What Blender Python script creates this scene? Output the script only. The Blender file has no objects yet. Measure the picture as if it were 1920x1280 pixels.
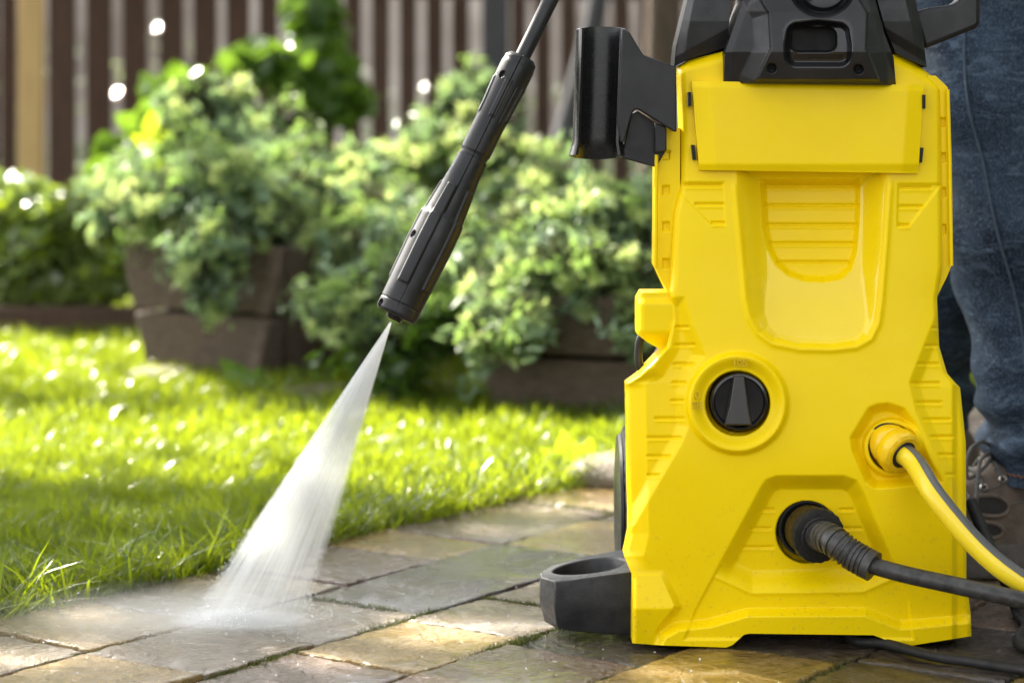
import bpy, bmesh, math, random
import numpy as np
from mathutils import Vector, Matrix
R = math.radians
rnd = random.Random(7)
nr = np.random.default_rng(11)
scene = bpy.context.scene
C = scene.collection

# ------------------------------------------------------------------ camera, sky, sun
F, H, YH = 4200.0, 0.4224, 250.0        # focal length in photo pixels, eye height, horizon row
cam = bpy.data.cameras.new('camera'); camo = bpy.data.objects.new('camera', cam); C.objects.link(camo)
camo.location = (0, 0, H); camo.rotation_euler = (R(90), 0, 0)
cam.sensor_width = 36; cam.lens = F/1920*36; cam.shift_y = -(640-YH)/1920
cam.clip_start = 0.05; cam.clip_end = 400
cam.dof.use_dof = True; cam.dof.focus_distance = 1.85; cam.dof.aperture_fstop = 5.2
scene.camera = camo
scene.render.resolution_x = 1024; scene.render.resolution_y = 682
SUN_EL, SUN_AZ = 38.0, -42.0            # azimuth from +Y (away from camera), negative = left
world = bpy.data.worlds.new("World"); scene.world = world; world.use_nodes = True
wn = world.node_tree; wn.nodes.clear()
wo = wn.nodes.new('ShaderNodeOutputWorld'); wb = wn.nodes.new('ShaderNodeBackground')
sk = wn.nodes.new('ShaderNodeTexSky'); sk.sky_type = 'NISHITA'; sk.sun_disc = False
sk.sun_elevation = R(SUN_EL); sk.sun_rotation = R(SUN_AZ); sk.dust_density = 2.5; sk.air_density = 1.0
hs = wn.nodes.new('ShaderNodeHueSaturation'); hs.inputs['Saturation'].default_value = 0.12
wn.links.new(sk.outputs[0], hs.inputs['Color']); wn.links.new(hs.outputs[0], wb.inputs[0])
wb.inputs[1].default_value = 0.115; wn.links.new(wb.outputs[0], wo.inputs[0])
az, el = R(SUN_AZ), R(SUN_EL)
SUN = Vector((math.sin(az)*math.cos(el), math.cos(az)*math.cos(el), math.sin(el)))
sl = bpy.data.lights.new('sun', 'SUN'); sl.energy = 5.0; sl.angle = R(0.5); sl.color = (1, .93, .8)
so = bpy.data.objects.new('sun', sl); C.objects.link(so)
so.rotation_euler = SUN.to_track_quat('Z', 'Y').to_euler(); so.location = SUN*10
scene.view_settings.view_transform = 'Standard'; scene.view_settings.look = 'None'
scene.view_settings.exposure = 2.38; scene.view_settings.gamma = 1
scene.render.engine = 'CYCLES'
scene.cycles.max_bounces = 8; scene.cycles.transparent_max_bounces = 12
scene.cycles.volume_bounces = 2; scene.cycles.sample_clamp_indirect = 6

# ------------------------------------------------------------------ helpers
def P(px, py, Y): return Vector(((px-960)*Y/F, Y, H-(py-YH)*Y/F))
def Gd(px, py):
    Y = F*H/(py-YH); return Vector(((px-960)*Y/F, Y, 0))
def origin(o):
    v = Vector((0, 0, 0))
    while o is not None: v += o.location; o = o.parent
    return v
def tag(o, label=None, cat=None, group=None, kind=None):
    if label: o['label'] = label
    if cat: o['category'] = cat
    if group: o['group'] = group
    if kind: o['kind'] = kind
    return o
def thing(name, label, cat, loc=(0, 0, 0), group=None):
    o = bpy.data.objects.new(name, None); C.objects.link(o); o.location = loc; o.empty_display_size = .05
    return tag(o, label, cat, group)
def mesh_obj(name, verts, faces, mat, parent=None, smooth=35, loc=None):
    """verts in world space; linked as one mesh object under parent"""
    base = origin(parent) if parent is not None else Vector((0, 0, 0))
    if loc is not None: base = Vector(loc)
    me = bpy.data.meshes.new(name)
    if isinstance(verts, np.ndarray):
        v = verts - np.array(base)[None, :]
        me.vertices.add(len(v)); me.vertices.foreach_set('co', v.astype(np.float32).ravel())
        k = faces.shape[1]; n = len(faces)
        me.loops.add(n*k); me.loops.foreach_set('vertex_index', faces.astype(np.int32).ravel())
        me.polygons.add(n); me.polygons.foreach_set('loop_start', np.arange(0, n*k, k, dtype=np.int32))
        me.update(calc_edges=True); me.validate()
    else:
        me.from_pydata([tuple(Vector(p)-base) for p in verts], [], faces); me.update()
    if smooth:
        me.polygons.foreach_set('use_smooth', [True]*len(me.polygons))
        if smooth < 170: me.set_sharp_from_angle(angle=R(smooth))
    me.materials.append(mat)
    o = bpy.data.objects.new(name, me); C.objects.link(o)
    if parent is not None: o.parent = parent
    elif loc is not None: o.location = loc
    return o
def recalc(o):
    bm = bmesh.new(); bm.from_mesh(o.data); bmesh.ops.recalc_face_normals(bm, faces=bm.faces); bm.to_mesh(o.data); bm.free(); return o
def bevel(o, w=.001, seg=2, ang=30):
    m = o.modifiers.new('bevel', 'BEVEL'); m.width = w; m.segments = seg; m.limit_method = 'ANGLE'; m.angle_limit = R(ang); return o
def prism(name, pts, Y0, Y1, mat, parent, bev=.0012, inset=0):
    """px outline on the plane Y0, extruded straight back to Y1"""
    f = [P(x, y, Y0) for x, y in pts]; n = len(f)
    b = [Vector((p.x, Y1, p.z)) for p in f]
    faces = [list(range(n)), list(range(2*n-1, n-1, -1))] + [[i, (i+1) % n, n+(i+1) % n, n+i] for i in range(n)]
    o = recalc(mesh_obj(name, f+b, faces, mat, parent))
    if bev: bevel(o, bev)
    return o
def box(name, c, s, mat, parent=None, bev=.001, rot=None, loc=None):
    v = []
    for z in (-1, 1):
        for x, y in ((-1, -1), (1, -1), (1, 1), (-1, 1)):
            p = Vector((x*s[0]/2, y*s[1]/2, z*s[2]/2))
            if rot is not None: p = rot @ p
            v.append(Vector(c)+p)
    o = mesh_obj(name, v, [[3, 2, 1, 0], [4, 5, 6, 7], [0, 1, 5, 4], [1, 2, 6, 5], [2, 3, 7, 6], [3, 0, 4, 7]], mat, parent, loc=loc)
    if bev: bevel(o, bev)
    return o
def spline(pts, n):
    pts = [Vector(p) for p in pts]; out = []
    q = [2*pts[0]-pts[1]]+pts+[2*pts[-1]-pts[-2]]
    for i in range(1, len(q)-2):
        for k in range(n):
            t = k/n
            out.append(.5*((2*q[i])+(q[i+1]-q[i-1])*t+(2*q[i-1]-5*q[i]+4*q[i+1]-q[i+2])*t*t+(3*q[i]-q[i-1]-3*q[i+1]+q[i+2])*t**3))
    out.append(pts[-1]); return out
def frames(path, up=Vector((0, 0, 1))):
    fr = []; n = None
    for i, p in enumerate(path):
        t = (path[min(i+1, len(path)-1)]-path[max(i-1, 0)]).normalized()
        if n is None:
            n = up - t*up.dot(t)
            if n.length < .1: n = Vector((0, -1, 0)) - t*(-t.y)
            n.normalize()
        else: n = (n - t*n.dot(t)).normalized()
        fr.append((p, t, n, t.cross(n)))
    return fr
def tube(name, path, rad, mat, parent=None, seg=16, a0=0, a1=360, cap=True, smooth=60, loc=None):
    fr = frames(path); v = []; f = []
    full = (a1-a0) >= 360; m = seg if full else seg+1
    for i, (p, t, n, b) in enumerate(fr):
        r = rad(i/(len(fr)-1)) if callable(rad) else rad
        for k in range(m):
            a = R(a0+(a1-a0)*k/seg); v.append(p+(n*math.cos(a)+b*math.sin(a))*r)
    for i in range(len(fr)-1):
        for k in range(seg if not full else m):
            k2 = (k+1) % m if full else k+1
            f.append([i*m+k, i*m+k2, (i+1)*m+k2, (i+1)*m+k])
    if cap and full: f += [list(range(m-1, -1, -1)), [len(v)-m+k for k in range(m)]]
    return mesh_obj(name, v, f, mat, parent, smooth=smooth, loc=loc)
def lathe(name, c, axis, prof, mat, parent=None, seg=32, fn=None, loc=None, smooth=35):
    """prof: (distance along axis, radius); fn(theta, s) adds to the radius"""
    axis = Vector(axis).normalized(); n = Vector((0, -1, 0)) - axis*(-axis.y)
    if n.length < .2: n = Vector((0, 0, 1)) - axis*axis.z
    n.normalize(); b = axis.cross(n); c = Vector(c); v = []; f = []
    for s, r in prof:
        for k in range(seg):
            a = 2*math.pi*k/seg; rr = r + (fn(a, s) if fn else 0)
            v.append(c+axis*s+(n*math.cos(a)+b*math.sin(a))*rr)
    for i in range(len(prof)-1):
        for k in range(seg): f.append([i*seg+k, i*seg+(k+1) % seg, (i+1)*seg+(k+1) % seg, (i+1)*seg+k])
    f += [list(range(seg-1, -1, -1)), [len(v)-seg+k for k in range(seg)]]
    return recalc(mesh_obj(name, v, f, mat, parent, loc=loc, smooth=smooth))
def ss(a, b, x):
    t = np.clip((x-a)/(b-a), 0, 1); return t*t*(3-2*t)
def cs(a, b, x):      # chamfer with tight corners
    t = np.clip((x-a)/(b-a), 0, 1); u = t*t*(3-2*t); return .75*t+.25*u
def sdp(X, Y, pts):
    d = np.full(X.shape, 1e18); s = np.ones(X.shape); n = len(pts)
    for i in range(n):
        ax, ay = pts[i]; bx, by = pts[i-1]
        ex, ey = bx-ax, by-ay; wx, wy = X-ax, Y-ay
        t = np.clip((wx*ex+wy*ey)/(ex*ex+ey*ey+1e-12), 0, 1)
        d = np.minimum(d, (wx-ex*t)**2+(wy-ey*t)**2)
        c1 = Y >= ay; c2 = Y < by; c3 = ex*wy > ey*wx
        s = np.where((c1 & c2 & c3) | (~c1 & ~c2 & ~c3), -s, s)
    return s*np.sqrt(d)
def rbox(X, Y, cx, cy, hx, hy, r):
    qx = np.abs(X-cx)-hx+r; qy = np.abs(Y-cy)-hy+r
    return np.hypot(np.maximum(qx, 0), np.maximum(qy, 0))+np.minimum(np.maximum(qx, qy), 0)-r
def tab(pts, x, sm=0):
    xs = np.array([p[0] for p in pts], float); ys = np.array([p[1] for p in pts], float)
    if sm:
        g = np.arange(xs[0]-3*sm, xs[-1]+3*sm, 2.0); v = np.interp(g, xs, ys)
        k = np.hanning(int(sm)+3); k /= k.sum(); m = len(k)//2
        v = np.convolve(np.pad(v, m, mode='edge'), k, 'valid')[:len(g)]
        return np.interp(x, g, v)
    return np.interp(x, xs, ys)
def relief(name, Lp, Rp, y0, y1, nx, ny, depth, Y0, thick, mat, parent, top=None, bot=None, decT=.12, decB=.08, back=True, smooth=180):
    """moulded panel: px grid between the left and right outlines, depth(x,y) in mm towards the front, with side walls"""
    u = np.linspace(0, 1, nx)[None, :]; v = np.linspace(0, 1, ny)[:, None]
    Yp = (y0+(y1-y0)*v)*np.ones_like(u)
    Xp = tab(Lp, Yp)+(tab(Rp, Yp)-tab(Lp, Yp))*u
    if top: Yp = Yp+(tab(top, Xp)-y0)*np.clip(1-v/decT, 0, 1)
    if bot: Yp = Yp+(tab(bot, Xp)-y1)*np.clip(1-(1-v)/decB, 0, 1)
    if top or bot:
        Xp = tab(Lp, Yp)+(tab(Rp, Yp)-tab(Lp, Yp))*u
    d = depth(Xp, Yp)/1000.0
    e = np.minimum(Xp-tab(Lp, Yp), tab(Rp, Yp)-Xp)
    D = Y0-d
    V = np.stack([(Xp-960)*D/F, D, H-(Yp-YH)*D/F], -1).reshape(-1, 3)
    idx = np.arange(nx*ny).reshape(ny, nx)
    Q = np.stack([idx[:-1, :-1], idx[1:, :-1], idx[1:, 1:], idx[:-1, 1:]], -1).reshape(-1, 4)
    ring = np.concatenate([idx[0, :], idx[1:, -1], idx[-1, -2::-1], idx[-2:0:-1, 0]])
    B = V[ring].copy(); B[:, 1] = Y0+thick; n0 = len(V); m = len(ring)
    V2 = V[ring].copy()        # separate ring so the front rim stays crisp
    V = np.vstack([V, V2, B]); i = np.arange(m); j = (i+1) % m
    S = np.stack([n0+i, n0+j, n0+m+j, n0+m+i], -1)
    Q = np.vstack([Q, S])
    o = mesh_obj(name, V, Q, mat, parent, smooth=smooth)
    return o

# ------------------------------------------------------------------ materials
def mat_new(name):
    m = bpy.data.materials.new(name); m.use_nodes = True; nt = m.node_tree; nt.nodes.clear()
    out = nt.nodes.new('ShaderNodeOutputMaterial'); return m, nt, out
def N(nt, t, **kw):
    n = nt.nodes.new(t)
    for k, v in kw.items():
        if k in n.inputs.keys(): n.inputs[k].default_value = v
        else: setattr(n, k, v)
    return n
def coords(nt, scale=(1, 1, 1), kind='Object', wld=False):
    if wld:
        g = nt.nodes.new('ShaderNodeNewGeometry'); src = g.outputs['Position']
    else:
        g = nt.nodes.new('ShaderNodeTexCoord'); src = g.outputs[kind]
    mp = nt.nodes.new('ShaderNodeMapping'); mp.inputs['Scale'].default_value = scale
    nt.links.new(src, mp.inputs[0]); return mp.outputs[0]
def noise(nt, vec, scale, detail=4, rough=.55, dist=0):
    n = nt.nodes.new('ShaderNodeTexNoise'); n.inputs['Scale'].default_value = scale; n.inputs['Detail'].default_value = detail
    n.inputs['Roughness'].default_value = rough; n.inputs['Distortion'].default_value = dist
    nt.links.new(vec, n.inputs['Vector']); return n.outputs['Fac']
def ramp(nt, fac, stops):
    r = nt.nodes.new('ShaderNodeValToRGB'); e = r.color_ramp.elements
    while len(e) < len(stops): e.new(.5)
    for i, (p, c) in enumerate(stops):
        e[i].position = p; e[i].color = (c, c, c, 1) if not isinstance(c, tuple) else (*c, 1)
    nt.links.new(fac, r.inputs[0]); return r.outputs[0]
def mixc(nt, fac, a, b):
    m = nt.nodes.new('ShaderNodeMix'); m.data_type = 'RGBA'
    for inp, val in ((m.inputs[0], fac), (m.inputs[6], a), (m.inputs[7], b)):
        if isinstance(val, (int, float)): inp.default_value = val
        elif isinstance(val, tuple): inp.default_value = (*val, 1)
        else: nt.links.new(val, inp)
    return m.outputs[2]
def bump(nt, h, strength, dist, prev=None):
    b = nt.nodes.new('ShaderNodeBump'); b.inputs['Strength'].default_value = strength; b.inputs['Distance'].default_value = dist
    nt.links.new(h, b.inputs['Height'])
    if prev is not None: nt.links.new(prev, b.inputs['Normal'])
    return b.outputs[0]
def plain(name, c1, c2=None, rough=(.4, .6), nscale=20, bscale=400, bstr=.15, bdist=.0005, metal=0, spec=.5, coat=0, stretch=(1, 1, 1), detail=5):
    m, nt, out = mat_new(name); p = nt.nodes.new('ShaderNodeBsdfPrincipled')
    v = coords(nt, stretch, wld=True)
    n1 = noise(nt, v, nscale, detail, .6)
    if c2 is None: c2 = tuple(x*.85 for x in c1)
    nt.links.new(mixc(nt, ramp(nt, n1, [(.35, 0.0), (.65, 1.0)]), c1, c2), p.inputs['Base Color'])
    nt.links.new(ramp(nt, noise(nt, v, nscale*3, 4), [(.3, rough[0]), (.7, rough[1])]), p.inputs['Roughness'])
    if bstr: nt.links.new(bump(nt, noise(nt, v, bscale, 3), bstr, bdist), p.inputs['Normal'])
    p.inputs['Metallic'].default_value = metal; p.inputs['Specular IOR Level'].default_value = spec; p.inputs['Coat Weight'].default_value = coat
    nt.links.new(p.outputs[0], out.inputs[0]); return m

def yellow_mat():
    m, nt, out = mat_new('yellow_plastic'); p = nt.nodes.new('ShaderNodeBsdfPrincipled')
    v = coords(nt, wld=True)
    big = noise(nt, v, 9, 4, .6); sm = noise(nt, v, 150, 3, .6)
    c = mixc(nt, ramp(nt, big, [(.3, 0.0), (.7, 1.0)]), (.88, .64, .002), (.84, .59, .001))
    d = noise(nt, coords(nt, (1, 1, .6), wld=True), 38, 6, .75, .3)
    c = mixc(nt, ramp(nt, d, [(.62, 0.0), (.8, .16)]), c, (.45, .33, .05))
    gz = nt.nodes.new('ShaderNodeNewGeometry'); sz_ = nt.nodes.new('ShaderNodeSeparateXYZ'); nt.links.new(gz.outputs['Position'], sz_.inputs[0])
    mz_ = nt.nodes.new('ShaderNodeMapRange'); nt.links.new(sz_.outputs[2], mz_.inputs[0]); mz_.inputs['From Min'].default_value = .16; mz_.inputs['From Max'].default_value = 0; mz_.inputs['To Max'].default_value = .3
    sp_ = ramp(nt, noise(nt, v, 260, 3, .6), [(.6, 0.0), (.68, 1.0)])
    mu_ = nt.nodes.new('ShaderNodeMath'); mu_.operation = 'MULTIPLY'; nt.links.new(mz_.outputs[0], mu_.inputs[0]); nt.links.new(sp_, mu_.inputs[1])
    c = mixc(nt, mu_.outputs[0], c, (.32, .23, .06))
    nt.links.new(c, p.inputs['Base Color'])
    nt.links.new(ramp(nt, noise(nt, v, 25, 5, .7), [(.3, .24), (.75, .42)]), p.inputs['Roughness'])
    nt.links.new(bump(nt, noise(nt, v, 1400, 2), .12, .0003, bump(nt, sm, .1, .0006)), p.inputs['Normal'])
    p.inputs['Specular IOR Level'].default_value = .17
    nt.links.new(p.outputs[0], out.inputs[0]); return m
M_Y = yellow_mat()
M_YG = plain('glossy_yellow_plastic', (.86, .64, .006), (.83, .6, .004), (.1, .16), 14, 90, .06, .001)
M_K = plain('black_plastic', (.009, .009, .0105), (.02, .0195, .021), (.3, .5), 30, 900, .35, .0004, spec=.33)
M_KS = plain('satin_dark_grey_plastic', (.013, .013, .015), (.024, .0235, .025), (.32, .5), 22, 1200, .3, .0003, spec=.33)
M_KG = plain('gloss_black_plastic', (.006, .006, .007), (.01, .01, .012), (.08, .2), 20, 200, .05, .0003)
M_HOLE = plain('cavity_shade_black', (.004, .004, .004), (.006, .006, .006), (.7, .9))  # near-black colour stands in for the shade inside slots, window and socket
M_RUB = plain('black_rubber', (.008, .008, .008), (.02, .019, .018), (.45, .7), 60, 500, .5, .0006, spec=.33)
M_HOSE = plain('weathered_black_hose', (.014, .0135, .0135), (.05, .048, .045), (.3, .5), 130, 700, .4, .0005)
M_HOSEY = plain('yellow_hose', (.86, .66, .02), (.78, .56, .02), (.18, .3), 30, 400, .1, .0003)
M_STRIPE = plain('grey_hose_stripe', (.09, .09, .095), (.12, .12, .12), (.25, .4), 30, 400, .1, .0003)
M_STRIPEW = plain('pale_hose_line', (.6, .6, .6), (.5, .5, .5), (.25, .4), 30, 400, .1, .0003)
M_ORANGE = plain('amber_yellow_plastic', (.86, .57, .008), (.8, .5, .008), (.12, .25), 60, 400, .1, .0003)
M_BRASS = plain('grimy_brass', (.09, .06, .02), (.02, .018, .015), (.3, .6), 200, 600, .5, .0006, metal=.6)
M_LENS = plain('smoked_amber_ring', (.2, .12, .005), (.12, .08, .005), (.1, .25), 60, 400, .1, .0003)
M_KNOB = plain('brushed_graphite_plastic', (.02, .019, .018), (.03, .028, .027), (.25, .4), 20, 500, .3, .0003, stretch=(1, 1, .1))

def paver_mat(name, c1, c2, c3):
    m, nt, out = mat_new(name); p = nt.nodes.new('ShaderNodeBsdfPrincipled')
    v = coords(nt, (1, 1, 1), wld=True)
    f1 = noise(nt, v, 7, 6, .65, .4); f2 = noise(nt, v, 60, 6, .7); f3 = noise(nt, v, 330, 5, .75)
    c = mixc(nt, ramp(nt, f1, [(.38, 0.0), (.62, 1.0)]), c1, c2)
    c = mixc(nt, ramp(nt, f2, [(.42, 0.0), (.66, .9)]), c, c3)
    c = mixc(nt, ramp(nt, f3, [(.47, 0.0), (.62, .7)]), c, tuple(x*.45 for x in c1))
    wet = noise(nt, v, 11, 5, .6, 1.2)
    stn = noise(nt, v, 3.1, 5, .7, .8)
    c = mixc(nt, ramp(nt, wet, [(.44, .0), (.56, 1.0)]), mixc(nt, .55, c, tuple(x*.4 for x in c1)), c)
    c = mixc(nt, ramp(nt, stn, [(.48, 0.0), (.62, .35)]), c, (.09, .06, .034))
    nt.links.new(c, p.inputs['Base Color'])
    nt.links.new(ramp(nt, wet, [(.42, .05), (.52, .2), (.62, .38)]), p.inputs['Roughness'])
    wstr = ramp(nt, wet, [(.4, .15), (.6, 1.0)])
    b1 = nt.nodes.new('ShaderNodeBump'); b1.inputs['Distance'].default_value = .0026
    nt.links.new(wstr, b1.inputs['Strength']); nt.links.new(f3, b1.inputs['Height'])
    b2 = bump(nt, f2, .9, .005, b1.outputs[0]); b3 = bump(nt, f1, .8, .014, b2)
    rip = noise(nt, coords(nt, (1, .8, 1), wld=True), 34, 3, .5, 2.5)
    b4 = bump(nt, rip, .75, .006, b3)
    nt.links.new(b4, p.inputs['Normal'])
    p.inputs['Specular IOR Level'].default_value = .5; p.inputs['Coat Weight'].default_value = .2; p.inputs['Coat Roughness'].default_value = .12
    nt.links.new(p.outputs[0], out.inputs[0]); return m
PV = {'grey': paver_mat('wet_grey_stone', (.24, .175, .105), (.15, .105, .066), (.33, .26, .17)),
      'brown': paver_mat('wet_brown_stone', (.18, .112, .075), (.11, .07, .05), (.24, .17, .125)),
      'ochre': paver_mat('wet_ochre_stone', (.36, .225, .055), (.22, .145, .045), (.44, .31, .12)),
      'dark': paver_mat('wet_dark_stone', (.065, .05, .042), (.045, .035, .03), (.11, .09, .072))}
M_SAND = plain('damp_joint_soil', (.035, .028, .02), (.02, .016, .012), (.6, .9), 40, 300, .8, .003)
M_GROUND = plain('lawn_soil', (.045, .05, .018), (.03, .028, .014), (.7, .95), 6, 120, .9, .01)

def leaf_mat(name, c1, c2, trans=.45, rough=.4, tcol=None, nscale=14, spec=.5):
    m, nt, out = mat_new(name)
    v = coords(nt, wld=True)
    col = mixc(nt, ramp(nt, noise(nt, v, nscale, 4, .7), [(.36, 0.0), (.64, 1.0)]), c1, c2)
    p = nt.nodes.new('ShaderNodeBsdfPrincipled'); nt.links.new(col, p.inputs['Base Color'])
    p.inputs['Roughness'].default_value = rough; p.inputs['Specular IOR Level'].default_value = spec
    t = nt.nodes.new('ShaderNodeBsdfTranslucent')
    if tcol: nt.links.new(mixc(nt, .75, col, tcol), t.inputs[0])
    else: nt.links.new(col, t.inputs[0])
    mx = nt.nodes.new('ShaderNodeMixShader'); mx.inputs[0].default_value = trans
    nt.links.new(p.outputs[0], mx.inputs[1]); nt.links.new(t.outputs[0], mx.inputs[2]); nt.links.new(mx.outputs[0], out.inputs[0])
    return m
M_GRASS = leaf_mat('grass_blade', (.038, .085, .006), (.075, .13, .01), .52, .24, (.4, .48, .016), 9, .5)
M_GRASSD = leaf_mat('dry_grass', (.25, .2, .09), (.16, .11, .05), .3, .5)
M_JUN = leaf_mat('juniper_green', (.26, .38, .14), (.36, .46, .17), .5, .5, (.2, .32, .05), 12)
M_JUNB = leaf_mat('juniper_blue_green', (.25, .37, .25), (.34, .45, .26), .48, .5, (.2, .3, .07), 12)
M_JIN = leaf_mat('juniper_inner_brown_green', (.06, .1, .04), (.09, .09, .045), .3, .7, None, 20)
M_JTIP = leaf_mat('juniper_pale_tip', (.42, .54, .2), (.5, .6, .28), .45, .45, (.55, .62, .2), 7)
M_LEAF = leaf_mat('broad_leaf', (.05, .11, .02), (.09, .16, .03), .45, .25, (.2, .34, .02), 9)
M_LEAFY = leaf_mat('yellow_green_leaf', (.3, .4, .02), (.36, .46, .03), .55, .3, (.55, .7, .02), 9)
M_CAN = leaf_mat('tree_leaf', (.05, .09, .02), (.08, .12, .025), .3, .4, None, 5)
M_WOOD = plain('stained_dark_fence_wood', (.075, .036, .019), (.038, .019, .011), (.6, .85), 14, 200, .6, .002, stretch=(8, 8, .8))
M_WOODP = plain('grey_brown_weathered_board', (.16, .112, .08), (.085, .06, .043), (.6, .9), 18, 150, .8, .003, stretch=(1, 6, 10))
M_TAN = plain('bare_pine_post', (.5, .33, .13), (.42, .27, .11), (.5, .8), 10, 150, .5, .002, stretch=(8, 8, .6))
M_DPOST = plain('charcoal_painted_post', (.02, .021, .026), (.03, .03, .034), (.4, .6))
M_BARK = plain('tree_bark', (.12, .08, .05), (.06, .042, .028), (.7, .95), 12, 60, 1, .01, stretch=(4, 4, .8))
M_WALL = plain('pale_render_wall', (.62, .55, .5), (.28, .23, .2), (.7, .9), 1.2, 60, .4, .003)
def denim():
    m, nt, out = mat_new('blue_denim'); p = nt.nodes.new('ShaderNodeBsdfPrincipled')
    v = coords(nt, wld=True); big = noise(nt, v, 14, 6, .7); gr = noise(nt, coords(nt, (1, 1, .35), wld=True), 900, 2, .8)
    c = mixc(nt, ramp(nt, big, [(.35, 0.0), (.7, 1.0)]), (.0055, .0105, .021), (.03, .048, .075))
    fd_ = noise(nt, coords(nt, (1, 1, 2.6), wld=True), 21, 6, .75, 1.5)
    c = mixc(nt, ramp(nt, fd_, [(.52, 0.0), (.68, .8)]), c, (.085, .125, .175))
    c = mixc(nt, ramp(nt, gr, [(.5, 0.0), (.72, .55)]), c, (.13, .18, .25))
    nt.links.new(c, p.inputs['Base Color']); p.inputs['Roughness'].default_value = .9; p.inputs['Specular IOR Level'].default_value = .2
    nt.links.new(bump(nt, gr, .5, .0008, bump(nt, noise(nt, coords(nt, (1, 1, 1.8), wld=True), 26, 5, .6, .8), .8, .006)), p.inputs['Normal'])
    nt.links.new(p.outputs[0], out.inputs[0]); return m
M_DEN = denim()
M_DENL = plain('faded_denim_seam', (.05, .07, .1), (.025, .04, .065), (.8, .9), 200, 800, .5, .0005)
M_THREAD = plain('rust_seam_thread', (.22, .09, .04), (.15, .06, .03), (.7, .9))
M_SHOE = plain('brown_suede', (.13, .098, .075), (.08, .058, .044), (.75, .95), 70, 700, .8, .0008)
M_SHOED = plain('dark_vent_brown', (.012, .009, .008), (.02, .016, .014), (.8, .95))
M_SOLE = plain('grey_brown_sole_rubber', (.1, .085, .075), (.06, .05, .045), (.5, .8), 90, 500, .6, .0008)
M_LACE = plain('grey_lace', (.13, .12, .11), (.05, .048, .045), (.7, .9), 300, 900, .5, .0005)
M_METAL = plain('eyelet_metal', (.55, .52, .47), (.4, .38, .35), (.25, .4), metal=1)
M_SKIN = plain('skin', (.55, .33, .24), (.5, .29, .21), (.45, .6), 30, 400, .3, .0005)
M_SHIRT = plain('grey_cotton_shirt', (.16, .17, .19), (.12, .13, .15), (.8, .95), 20, 600, .5, .0008)
M_HAIR = plain('dark_hair', (.02, .014, .01), (.03, .02, .015), (.4, .6))

# ------------------------------------------------------------------ setting: ground and paving
AX, AY, BX, BY = .567, .824, .824, -.567        # along the path, across the path
def ab(a, b): return Vector((a*AX+b*BX, a*AY+b*BY, 0))
g = mesh_obj('ground', [(-60, -20, -.03), (60, -20, -.03), (60, 120, -.03), (-60, 120, -.03)], [[0, 1, 2, 3]], M_GROUND); tag(g, kind='structure')
EDGE = -1.478
path = mesh_obj('path', [ab(-1, EDGE-.005)-Vector((0, 0, .014)), ab(-1, 1.6)-Vector((0, 0, .014)), ab(9, 1.6)-Vector((0, 0, .014)), ab(9, EDGE-.005)-Vector((0, 0, .014))], [[0, 1, 2, 3]], M_SAND)
tag(path, kind='structure')
rows = [EDGE, -1.322, -1.187, -1.058, -.927, -.795]
while rows[-1] < 1.2: rows.append(rows[-1]+.131)
known = {0: ([1.455, 1.644, 1.795, 1.903, 2.14, 2.3, 2.5], ['grey', 'brown', 'ochre', 'brown', 'ochre', 'brown']),
         1: ([1.02, 1.303, 1.44, 1.584, 1.896, 2.07, 2.25], ['ochre', 'grey', 'grey', 'dark', 'ochre', 'brown']),
         2: ([1.25, 1.408, 1.559, 1.676, 1.85, 2.02], ['brown', 'ochre', 'grey', 'brown', 'grey']),
         3: ([1.2, 1.364, 1.527, 1.68, 1.86], ['brown', 'brown', 'dark', 'grey']),
         4: ([1.25, 1.43, 1.619, 1.8, 1.98], ['dark', 'ochre', 'dark', 'brown']),
         5: ([1.3, 1.5, 1.64, 1.81, 1.98], ['dark', 'dark', 'dark', 'brown']),
         6: ([1.35, 1.52, 1.7, 1.86, 2.05], ['dark', 'ochre', 'brown', 'dark'])}
def paver(a0, a1, b0, b1, col, near):
    g_ = .0022; n = 18 if near else 4
    def jig(s=.0024): return rnd.uniform(-s, s)
    cs = [(a0+g_+jig(.003), b0+g_+jig(.002)), (a1-g_+jig(.003), b0+g_+jig(.002)), (a1-g_+jig(.003), b1-g_+jig(.002)), (a0+g_+jig(.003), b1-g_+jig(.002))]
    ol = []
    for i in range(4):
        p, q = cs[i], cs[(i+1) % 4]
        for k in range(n):
            t = k/n; s = .0006 if k == 0 else .0024
            ol.append((p[0]+(q[0]-p[0])*t+jig(s), p[1]+(q[1]-p[1])*t+jig(s)))
    ca, cb = (a0+a1)/2, (b0+b1)/2; m = len(ol)
    tilt = (rnd.uniform(-.012, .012), rnd.uniform(-.012, .012)); z0 = rnd.uniform(-.003, .0003)
    def vz(a, b, z): 
        v = ab(a, b); v.z = z+z0+(a-ca)*tilt[0]+(b-cb)*tilt[1]; return v
    v = [vz(a, b, -.03) for a, b in ol] + [vz(a, b, -.0016+jig(.0006)) for a, b in ol]
    for ins, z in ((.0009, -.0003), (.004, .0)):
        for a, b in ol:
            v.append(vz(a-math.copysign(min(ins, abs(a-ca)), a-ca), b-math.copysign(min(ins, abs(b-cb)), b-cb), z+jig(.0003)))
    f = [[r*m+i, r*m+(i+1) % m, (r+1)*m+(i+1) % m, (r+1)*m+i] for r in range(3) for i in range(m)] + [[3*m+i for i in range(m)]]
    o = mesh_obj('paver', v, f, PV[col], path, smooth=60)
    return recalc(o)
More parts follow.
